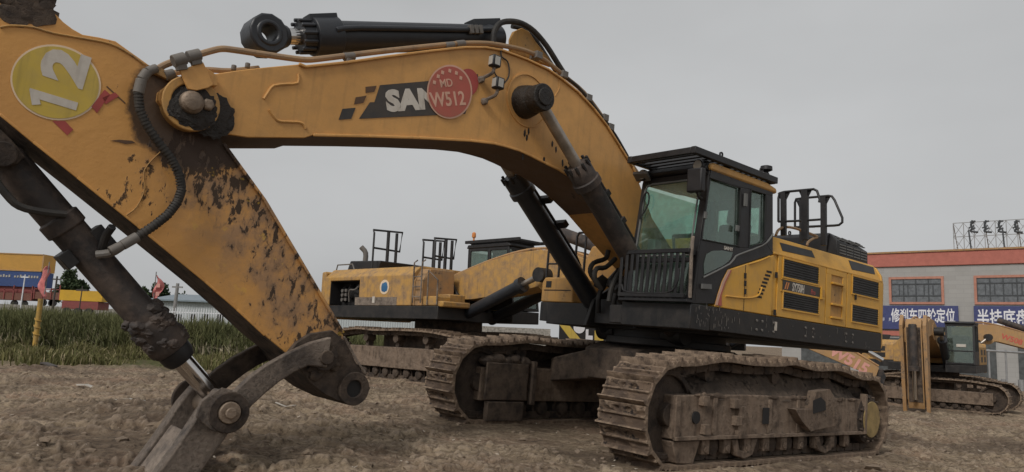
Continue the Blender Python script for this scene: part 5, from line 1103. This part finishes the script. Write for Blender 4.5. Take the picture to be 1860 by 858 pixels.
o = sign(sa-2.2, sb, z_b, z_t, 0, '修刹车四轮定位', FA(1620, 570)[0], chh, 'blue shop sign reading 修刹车四轮定位 in white characters', FA(1736, 570)[0]-FA(1620, 570)[0]); o = sign(sc_, sc_+6.2, z_b, z_t, 0, '半挂底盘', FA(1775, 570)[0], chh*1.12, 'blue shop sign reading 半挂底盘 in larger white characters', FA(1869, 570)[0]-FA(1775, 570)[0])
b = MB().box(-7, 22, -.1, -.002, z_b-.45, z_b-.12); b.build('red_band', M['redwall'], bl)
b = MB()
for k in range(6): x = -5.5+k*4.6; b.box(x, x+3.4, -.06, -.004, zg+.02, z_b-.6)
b.build('shop_front', M['dkgrey'], bl)
# roof billboard
bb = thing('roof_billboard', 'steel lattice billboard frame with dark script letters on the roof', 'billboard', MB_T)
t0s, tz1 = FA(1727, 403); tz0 = zr+.12; b = MB(); nC = 14; cw_ = .62
for k in range(nC+1): x = t0s+k*cw_; b.bar((x, .8, tz0), (x, .8, tz1), .045, .045, up=(0, 1, 0))
for f_ in (0, .5, 1): b.bar((t0s, .8, tz0+(tz1-tz0)*f_), (t0s+nC*cw_, .8, tz0+(tz1-tz0)*f_), .045, .045)
for k in range(nC):
    x = t0s+k*cw_
    for f_ in (0, .5): z = tz0+(tz1-tz0)*f_; h = (tz1-tz0)*.5; b.bar((x, .82, z), (x+cw_, .82, z+h), .03, .03); b.bar((x, .78, z+h), (x+cw_, .78, z), .03, .03)
for k in range(0, nC+1, 3): x = t0s+k*cw_; b.bar((x, .8, tz1), (x, 2.4, tz0), .05, .05)
b.build('lattice', M['steelgrey'], bb)
b = MB(); r_ = random.Random(3)
for i, u in enumerate((1762, 1787, 1813, 1843)):
    s_, z_ = FA(u, 409); 
    b.tube([(s_+.05, .72, z_+.42), (s_-.05, .72, z_+.1), (s_+.02, .72, z_-.12), (s_-.08, .72, z_-.32), (s_+.35, .72, z_-.42)], .075, 6); b.bar((s_-.1, .72, z_+.3), (s_+.22, .72, z_+.36), .1, .1); b.bar((s_-.2, .72, z_-.1), (s_+.14, .72, z_+.06), .09, .09); b.bar((s_, .72, z_-.22), (s_+.2, .72, z_-.1), .09, .09)
b.build('script_letter', M['winframe'], bb)
b = MB()
for u0, v0, u1, v1 in ((1756, 416, 1761, 453), (1818, 413, 1822, 450)):
    a = FA(u0, v0); c = FA(u1, v1); b.bar((a[0], .7, a[1]), (c[0], .7, c[1]), .09, .09)
b.build('stay', M['winframe'], bb)
# white pipe rail in front of the shop
b = MB(); 
for u in (1829, 1798): p = wdp(u, 690, 40); b.tube([(p[0], 40, -.7), (p[0], 40, 1.65)], .05, 8, 0)
p0 = wdp(1797, 643, 40); b.tube([(p0[0]-1.5, 40, 1.6), (p0[0]+6, 40, 1.45)], .06, 8, 0)
for k in range(7): b.cyl((p0[0]+.45*k-.5, 40.2, -.6), (p0[0]+.45*k-.5, 40.2, -.1+.2*(k % 2)), .14, seg=10)
tag(b.build('pipe_rail', M['steelgrey']), 'white pipe frame and stacked fittings before the dark shop front', 'pipe rail')

# ================================================================= FAR LEFT: train, sheds, trees, flags
def seg_box(u0, u1, v0, v1, D, dep, name, mat, parent, bevel=0.):
    a = wdp(u0, (v0+v1)/2, D); c = wdp(u1, (v0+v1)/2, D); um = (u0+u1)/2; z1 = wdp(um, v0, D)[2]; z0 = wdp(um, v1, D)[2]
    return MB().box(a[0], c[0], D, D+dep, z0, z1).build(name, mat, parent, bevel), (a[0], c[0], z0, z1)
def corr(name, col, sc=3.2):
    m, t, p = newmat(name); o = coords(t); w = N(t, 'ShaderNodeTexWave', wave_type='BANDS', bands_direction='X', inp={'Scale': sc, 'Distortion': 0.}); t.links.new(o, w.inputs[0])
    n = noise(t, o, .7, 6, .6); c = mixc(t, rngn(t, n, .4, .7, 0, .4), col, tuple(q*.55+.03 for q in col)); t.links.new(c, p.inputs['Base Color']); p.inputs['Roughness'].default_value = .65
    b = N(t, 'ShaderNodeBump', inp={'Strength': .6, 'Distance': .06}); t.links.new(w.outputs[0], b.inputs['Height']); t.links.new(b.outputs[0], p.inputs['Normal']); return m
M['cont_y'] = corr('yellow_container', (.62, .33, .07)); M['cont_b'] = corr('blue_container', (.045, .085, .24)); M['wagon'] = corr('red_brown_wagon', (.20, .085, .06)); M['yelbox'] = corr('bright_yellow_box', (.72, .42, .04)); M['redtruck'] = simple('dark_red_truck', (.22, .05, .045), .6)
M['sleeper'] = simple('pale_concrete', (.40, .37, .33), .85, var=.15); M['ballast'] = simple('ballast', (.27, .25, .22), .95, var=.4)
c1 = thing('container', 'orange-yellow shipping container stacked on top of a blue one', 'container'); _, q = seg_box(-190, 79, 457, 489, 90, 2.5, 'body', M['cont_y'], c1)
b = MB(); 
for x in (q[0], q[1]): b.box(x-.08, x+.08, 89.93, 90, q[2], q[3])
b.box(q[0], q[1], 89.93, 90, q[3]-.12, q[3]).box(q[0], q[1], 89.93, 90, q[2], q[2]+.12); b.build('corner_frame', M['borange'], c1)
c2 = thing('container', 'blue shipping container with pale lettering under the yellow one', 'container'); _, q = seg_box(-190, 74, 489.5, 517, 90, 2.5, 'body', M['cont_b'], c2)
b = MB(); r_ = random.Random(8)
for k in range(14): x = q[1]-4.9+k*.34; b.box(x, x+.2, 89.96, 89.99, q[3]-.75, q[3]-.75+.35*r_.uniform(.6, 1)) if k % 5 != 4 else None
b.build('faded_lettering', M['sleeper'], c2)
for u0, u1, lb in ((-60, 58, 'brown flat rail wagon carrying the stacked containers'), (62, 108, 'brown open rail wagon, right of the stacked containers')):
    wg = thing('rail_wagon', lb, 'rail wagon', group='wagons of the goods train'); _, q = seg_box(u0, u1, 531, 544, 90, 2.6, 'body', M['wagon'], wg)
    if u0 < 0: MB().box(q[0], q[1], 90.3, 92.2, q[3], q[3]+.88).build('load_deck', M['redtruck'], wg)
    b = MB(); n = int((q[1]-q[0])/1.0)
    for k in range(n+1): x = q[0]+(q[1]-q[0])*k/n; b.box(x-.06, x+.06, 89.9, 89.99, q[2], q[3]+(.9 if k % 2 else .5)); 
    b.box(q[0], q[1], 89.9, 89.99, q[3]+.3, q[3]+.4); b.build('stake', M['redtruck'], wg)
    b = MB()
    for x in (q[0]+1, q[0]+2.2, q[1]-2.2, q[1]-1): b.cyl((x, 90.2, q[2]-.42), (x, 90.4, q[2]-.42), .42, seg=14)
    b.build('wheel', M['dark'], wg)
em = wdp(80, 548, 90); e_ = MB().prism([(-140, -1), (-140, em[2]-.02), (5, em[2]-.9), (5, -1)], 88.5, 96).build('railway_embankment', M['ballast']); e_['kind'] = 'structure'
ty = thing('goods_truck', 'red truck with a bright yellow box body beside the rail wagons', 'truck'); _, q = seg_box(108, 186, 528, 547, 80, 2.4, 'box_body', M['yelbox'], ty); seg_box(112, 178, 547.5, 562, 80, 2.2, 'chassis', M['redtruck'], ty)
b = MB()
for x in (q[0]+1, q[1]-1.2, q[1]-2.4): b.cyl((x, 79.8, q[2]-1.2), (x, 80.1, q[2]-1.2), .45, seg=14)
b.build('wheel', M['rubber'], ty)
# white shed
M['shedw'] = corr('white_shed_wall', (.46, .49, .50), 1.6); M['shedr'] = simple('blue_grey_roof', (.20, .24, .27), .6)
sh = thing('shed', 'long low white shed with small dark windows behind the fence', 'shed'); _, q = seg_box(278, 780, 556, 598, 60, 9, 'wall', M['shedw'], sh)
MB().prism([(59.6, q[3]), (59.6, q[3]+.12), (64.5, q[3]+.75), (69.4, q[3]+.12), (69.4, q[3])], q[0]-.3, q[1]+.3, ax=0).build('roof', M['shedr'], sh)
for u in (298, 324, 350, 373, 400, 424, 452, 480, 508, 540): x = wdp(u, 578, 60)[0]; z = wdp(u, 571, 60)[2]; MB().box(x-.22, x+.22, 59.95, 59.99, z-.65, z).build('window', M['dark'], sh)
# flags and poles
M['flag'] = simple('faded_red_flag', (.60, .20, .19), .8, var=.2); M['pole'] = simple('pole_grey', (.24, .23, .22), .6); M['wood'] = simple('dark_wood_pole', (.07, .06, .055), .9)
def flag(u, v0, v1, D, lab, wd, lean=0):
    a = wdp(u, v0, D); t = thing('banner_flag', lab, 'flag', Matrix.Translation((a[0], D, float(gbase(a[0], D)))), group='red banner flags by the field'); H = a[2]-float(gbase(a[0], D))
    MB().tube([(-lean, 0, 0), (0, 0, H)], .025, 6, 0).build('pole', M['pole'], t)
    z1 = H-.15; z0 = wdp(u, v1, D)[2]-float(gbase(a[0], D)); n = 14; vs = []
    for k in range(n+1):
        f = k/n; z = z1+(z0-z1)*f; w = wd*(.25+.75*math.sin(math.pi*min(1, f*1.05)**.7)); ox = .06*math.sin(f*7)
        for j in range(5): vs.append((ox+w*j/4*(1 if wd > 0 else 1), .10*math.sin(j*1.3+f*9), z-.10*j/4))
    MB().add(vs, [(k*5+j, k*5+j+1, (k+1)*5+j+1, (k+1)*5+j) for k in range(n) for j in range(4)]).build('cloth', M['flag'], t).modifiers.new('s', 'SOLIDIFY').thickness = .01
    b = MB(); 
    for k in range(4): b.box(.12, .12+abs(wd)*.45, -.09, -.075, z1-.45-.42*k-.2, z1-.45-.42*k) if wd > 0 else None
    if wd > 0: b.build('cloth_marks', M['pinktext'], t)
flag(90, 476, 541, 38, 'limp red banner flag by the rail wagons', -.42, .15); flag(284, 494, 555, 38, 'spread red banner flag with pale characters before the white shed', .40)
for u, v0, v1, D, lab, r, mt_ in ((323, 515, 600, 50, 'grey utility pole in front of the white shed', .14, 'pole'), (104, 502, 575, 60, 'thin dark pole beside the limp flag', .09, 'wood'), (46, 499, 560, 70, 'short white lamp post before the containers', .07, 'signtext'), (150, 520, 600, 45, 'thin leaning stake in the reeds behind the cylinder', .04, 'wood')):
    a = wdp(u, v0, D); gz_ = float(gbase(a[0], D)); t = thing('pole', lab, 'pole'); MB().cyl((a[0]-.1, D, gz_-.2), (a[0], D, a[2]), r, r*.75, seg=10).build('shaft', M[mt_], t); MB().box(a[0]-.35, a[0]+.35, D-.05, D+.05, a[2]-.3, a[2]-.2).build('crossarm', M[mt_], t)
M['ypost'] = mat_dirty('yellow_post', (.55, .33, .06), dust=(.25, .18, .1), dust_amt=.6, grime_amt=.1)
for u0, v0, u1, v1, D, r, lab in ((74, 543, 63, 632, 27, .085, 'leaning yellow post wrapped with twine at the reed edge'), (437, 598, 433, 642, 29, .06, 'upright yellow post between the cylinder and the bent arm')):
    a = wdp(u0, v0, D); c = wdp(u1, v1, D); d = (c-a)/np.linalg.norm(c-a); b = MB().cyl(a, c+d*.9, r, seg=12)
    for k in range(3): b.tube([a+d*(.7+.25*k)+np.array([-r-.04, 0, 0]), a+d*(.78+.25*k)+np.array([0, -r-.03, 0]), a+d*(.9+.25*k)+np.array([r+.05, 0, .1])], .018, 5)
    tag(b.build('marker_post', M['ypost']), lab, 'post')
# picket fence
b = MB(); xa, xb = wdp(270, 575, 46)[0], wdp(520, 580, 46)[0]; n = int((xb-xa)/.16); zg_ = .05; zt_ = wdp(360, 562, 46)[2]
for k in range(n): x = xa+.16*k; b.box(x-.018, x+.018, 46, 46.03, -.1, zt_+.05*math.sin(k*.7))
b.box(xa, xb, 46.03, 46.06, .5, .56).box(xa, xb, 46.03, 46.06, zt_-.25, zt_-.19); tag(b.build('picket_fence', M['signtext']), 'thin white picket fence in front of the shed', 'fence')
# ---- vegetation
def mat_leaf(name, c1, c2, c3=None):
    m, t, p = newmat(name); a = N(t, 'ShaderNodeAttribute', attribute_name='tint'); c = mixc(t, a.outputs['Fac'], c1, c2)
    if c3: c = mixc(t, rngn(t, a.outputs['Fac'], .86, .9), c, c3)
    t.links.new(c, p.inputs['Base Color']); p.inputs['Roughness'].default_value = .8; p.inputs['Specular IOR Level'].default_value = .2; return m
M['leaf'] = mat_leaf('tree_leaves', (.030, .050, .022), (.075, .095, .045)); M['reed'] = mat_leaf('reed_blades', (.050, .062, .026), (.20, .195, .085), (.46, .40, .28)); M['lowgrass'] = mat_leaf('low_grass_blades', (.075, .085, .030), (.20, .18, .075), (.34, .28, .17)); M['bark'] = simple('bark', (.07, .055, .04), .9)
def blades(name, mat, x, y, z, h, w, lean, tint, label, cat):
    n = len(x); a = rng.uniform(0, 2*np.pi, n); dx, dy = np.cos(a)*w, np.sin(a)*w; la = rng.uniform(0, 2*np.pi, n); lx, ly = np.cos(la)*lean*h, np.sin(la)*lean*h
    V = np.zeros((n, 5, 3)); V[:, 0] = np.stack([x-dx, y-dy, z], 1); V[:, 1] = np.stack([x+dx, y+dy, z], 1); V[:, 2] = np.stack([x+dx*.8+lx*.35, y+dy*.8+ly*.35, z+h*.62], 1); V[:, 3] = np.stack([x-dx*.8+lx*.35, y-dy*.8+ly*.35, z+h*.62], 1); V[:, 4] = np.stack([x+lx, y+ly, z+h*(1-lean*.35)], 1)
    me = bpy.data.meshes.new(name); me.vertices.add(n*5); me.vertices.foreach_set('co', V.ravel()); b = np.arange(n)*5
    L = np.stack([b, b+1, b+2, b+3, b+3, b+2, b+4], 1).ravel(); me.loops.add(len(L)); me.loops.foreach_set('vertex_index', L); me.polygons.add(2*n); st = np.zeros(2*n, int); st[0::2] = np.arange(n)*7; st[1::2] = np.arange(n)*7+4; me.polygons.foreach_set('loop_start', st); me.update(); me.validate()
    at = me.attributes.new('tint', 'FLOAT', 'POINT'); at.data.foreach_set('value', np.repeat(tint, 5)); me.materials.append(mat); o = bpy.data.objects.new(name, me); COL.objects.link(o); return tag(o, label, cat, kind='stuff')
n = 52000; x = rng.uniform(-27, -3.5, n); y = 27.5+rng.beta(1.1, 1.8, n)*8; cl = fbm(x*.5, y*.5, 3, 5); hh = (.95+1.0*cl+.35*rng.random(n)**2)*(.55+.45*sst(27.3, 28.6, y))
hh *= 1-.25*sst(-12, -5, x); tn_ = np.clip(.45*rng.random(n)+.5*cl-.05, 0, .84); dry = rng.random(n) < .45*(1-sst(28, 31.5, y))*sst(.3, .6, fbm(x*.7, y, 2, 61))+.07; tn_[dry] = 1; hh[dry] *= .8; w_ = np.where(dry, .022, .030)*rng.uniform(.6, 1.5, n)
blades('reeds', M['reed'], x, y, gbase(x, y)-.05, hh, w_, np.where(dry, .65, .32)*rng.random(n)*1.6, tn_, 'dense dark green reeds with pale dry stalks along the field edge', 'reeds')
n = 90000; x = rng.uniform(-26, -3, n); y = 20.8+rng.beta(1.6, 1.3, n)*8.5; k = fbm(x*.8, y*.8, 4, 41); keep = k > .36+.34*(1-sst(20.5, 25.0, y+1.6*fbm(x*.35, y*.35, 3, 2))); x, y, k = x[keep], y[keep], k[keep]; n = len(x)
tn_ = np.clip(rng.random(n)*.6+.45*(fbm(x*.4+3, y*.5, 3, 77)), 0, .85); tn_[rng.random(n) < .12] = 1
blades('low_grass', M['lowgrass'], x, y, ground_h(x, y)-.02, (.06+.9*np.clip(k-.36, 0, 1))*(.7+1.2*rng.random(n)), .014*rng.uniform(.6, 1.6, n), .6*rng.random(n)+.1, tn_, 'low dry grass between the bare soil and the reeds', 'grass')
def tree(u, vt, vb, D, wpx, lab, seed, dens=1., bare=False):
    r_ = np.random.default_rng(seed); a = wdp(u, vt, D); zt_ = a[2]; gb = float(gbase(a[0], D)); H = zt_-gb; Wd = wpx*D/F_PX/2
    t = thing('tree', lab, 'tree', Matrix.Translation((a[0], D, gb)), group='trees beyond the railway and sheds'); b = MB().cyl((0, 0, -.2), (.1, 0, H*.55), H*.028, H*.014, seg=8)
    cs = []
    for k in range(9 if not bare else 14):
        q = r_.uniform(0, 2*math.pi); rad = Wd*r_.uniform(.35, .85); z = H*r_.uniform(.45, .90); p = np.array([rad*math.cos(q)*(1.15-z/H*.6), rad*math.sin(q)*.8, z]); cs.append(p); b.cyl((0, 0, H*.3+z*.15), p, H*.010, H*.003, seg=5)
    b.build('trunk', M['bark'], t); cs.append(np.array([0, 0, H*.86])); cs.append(np.array([0, 0, H*.62])); n = int(2600*dens); C_ = np.array(cs)[r_.integers(0, len(cs), n)]
    g_ = r_.normal(0, 1, (n, 3)); g_ /= np.linalg.norm(g_, axis=1)[:, None]; P = C_+g_*(r_.random(n)**.45)[:, None]*np.array([Wd*.42, Wd*.42, H*.14]); s = r_.uniform(.10, .22, n)*D/100*1.3
    u1 = r_.normal(0, 1, (n, 3)); u1 /= np.linalg.norm(u1, axis=1)[:, None]; u2 = np.cross(u1, r_.normal(0, 1, (n, 3))); u2 /= np.linalg.norm(u2, axis=1)[:, None]
    V = np.stack([P-u1*s[:, None], P-u2*s[:, None]*.6, P+u1*s[:, None], P+u2*s[:, None]*.6], 1).reshape(-1, 3); me = bpy.data.meshes.new('crown'); me.from_pydata(V.tolist(), [], [(4*i, 4*i+1, 4*i+2, 4*i+3) for i in range(n)])
    at = me.attributes.new('tint', 'FLOAT', 'POINT'); at.data.foreach_set('value', np.repeat(r_.random(n)*.8, 4)); me.materials.append(M['leaf']); o = bpy.data.objects.new('crown', me); COL.objects.link(o); o.parent = t
for a in ((125, 488, 540, 110, 52, 'dark bushy tree behind the rail wagons', 1), (148, 505, 545, 105, 34, 'smaller tree leaning out behind the bucket cylinder', 2, .6), (262, 520, 560, 95, 30, 'round dark tree left of the spread flag', 3), (292, 516, 560, 98, 44, 'broad tree right of the spread flag', 4), (334, 530, 560, 98, 46, 'thin sparse tree by the grey utility pole', 5, .25, True), (236, 528, 560, 98, 26, 'small tree just right of the bucket cylinder', 6, .6), (385, 544, 562, 120, 60, 'low distant tree above the shed roof', 7, .7)): tree(*a)
# ---- loose clods and litter
b = MB(); r_ = random.Random(4)
for i in range(1500):
    a = R(r_.uniform(-44, 44)); d = 4.2+22*r_.random()**1.6; x, y = d*math.sin(a), d*math.cos(a); s = r_.uniform(.012, .045)*(1 if r_.random() < .93 else 1.7); b.lump((x, y, gz(x, y)+s*.2), (s*r_.uniform(.8, 1.8), s*r_.uniform(.8, 1.5), s*.6), i, 1, .5)
tag(b.build('soil_clods', M['soil']), 'loose clods scattered over the trampled soil', 'clods', kind='stuff')
b = MB()
for i in range(420):
    a = R(r_.uniform(-44, 44)); d = 4.5+18*r_.random()**1.3; x, y = d*math.sin(a), d*math.cos(a); L = r_.uniform(.015, .05)*(1 if r_.random() < .9 else 3); q = r_.uniform(0, 3.14); z = gz(x, y)+.015
    b.bar((x, y, z), (x+L*math.cos(q), y+L*math.sin(q), z+r_.uniform(-.004, .01)), .008+.01*r_.random(), .005)
tag(b.build('straw_litter', simple('pale_straw', (.52, .45, .37), .9)), 'pale straw and chips littering the soil', 'litter', kind='stuff')
def gpt(u, v):                                            # where a photo pixel meets the level ground
    d = ray(u, v, BW); t = 5.
    for _ in range(400):
        p = CW+d*t
        if p[2] < float(gbase(p[0], p[1])): break
        t *= 1.01
    return p
for u0, v0, u1, v1, w, mt_, lab, cat in ((207, 734, 262, 736, .05, 'sleeper', 'bent pale stick lying on soil left of the cylinder rod', 'stick'), (500, 741, 537, 746, .035, 'sleeper', 'thin white stick on soil right of the bucket linkage', 'stick'), (66, 660, 98, 672, .16, 'wood', 'dark broken plank lying where the grass begins', 'plank'), (142, 700, 172, 704, .09, 'sleeper', 'flat pale scrap on the soil below the reeds', 'scrap')):
    p, q = gpt(u0, v0), gpt(u1, v1); m_ = (p+q)/2; p[2] = gz(p[0], p[1])+.02; q[2] = gz(q[0], q[1])+.02; m_[2] = gz(m_[0], m_[1])+.03+w*.5
    bb_ = MB(); bb_.bar(p, m_, w, w*.35); bb_.bar(m_, q, w*.9, w*.3); tag(bb_.build({'stick': 'stick', 'plank': 'broken_plank', 'scrap': 'pale_scrap'}[cat], M[mt_], bevel=.004), lab, cat)
# painted board seen under the upper frame of the big machine
D_ = 17.0; a = wdp(1016, 590, D_); c = wdp(1096, 612, D_); hb_ = thing('painted_board', 'orange and white painted board seen above the far track of the big excavator', 'board')
z0_, z1_ = c[2]-.45, a[2]; MB().box(a[0], c[0], D_, D_+.05, z0_, z1_).build('panel', M['dark'], hb_); xw = c[0]-a[0]
b = MB().slab([(a[0], D_-.003, z1_), (a[0]+xw*.22, D_-.003, z1_), (a[0]+xw*.48, D_-.003, z1_-.30), (a[0]+xw*.24, D_-.003, z1_-.30)], (0, .002, 0)); b.box(c[0]-xw*.2, c[0], D_-.004, D_-.002, z1_-.38, z1_-.1); b.build('orange_stripe', M['stickyel'], hb_)
b = MB().cyl((a[0]+xw*.45, D_-.006, z1_-.05), (a[0]+xw*.45, D_-.003, z1_-.05), .13, seg=20).box(a[0]+xw*.60, a[0]+xw*.66, D_-.006, D_-.003, z1_-.36, z1_-.08).box(a[0]+xw*.66, a[0]+xw*.76, D_-.006, D_-.003, z1_-.34, z1_-.22); b.build('white_mark', M['signtext'], hb_)
b = MB()
for x in (a[0]+.1, c[0]-.1): b.box(x-.03, x+.03, D_+.05, D_+.1, float(gbase(x, D_))-.1, z1_)
b.build('support_post', M['pole'], hb_)
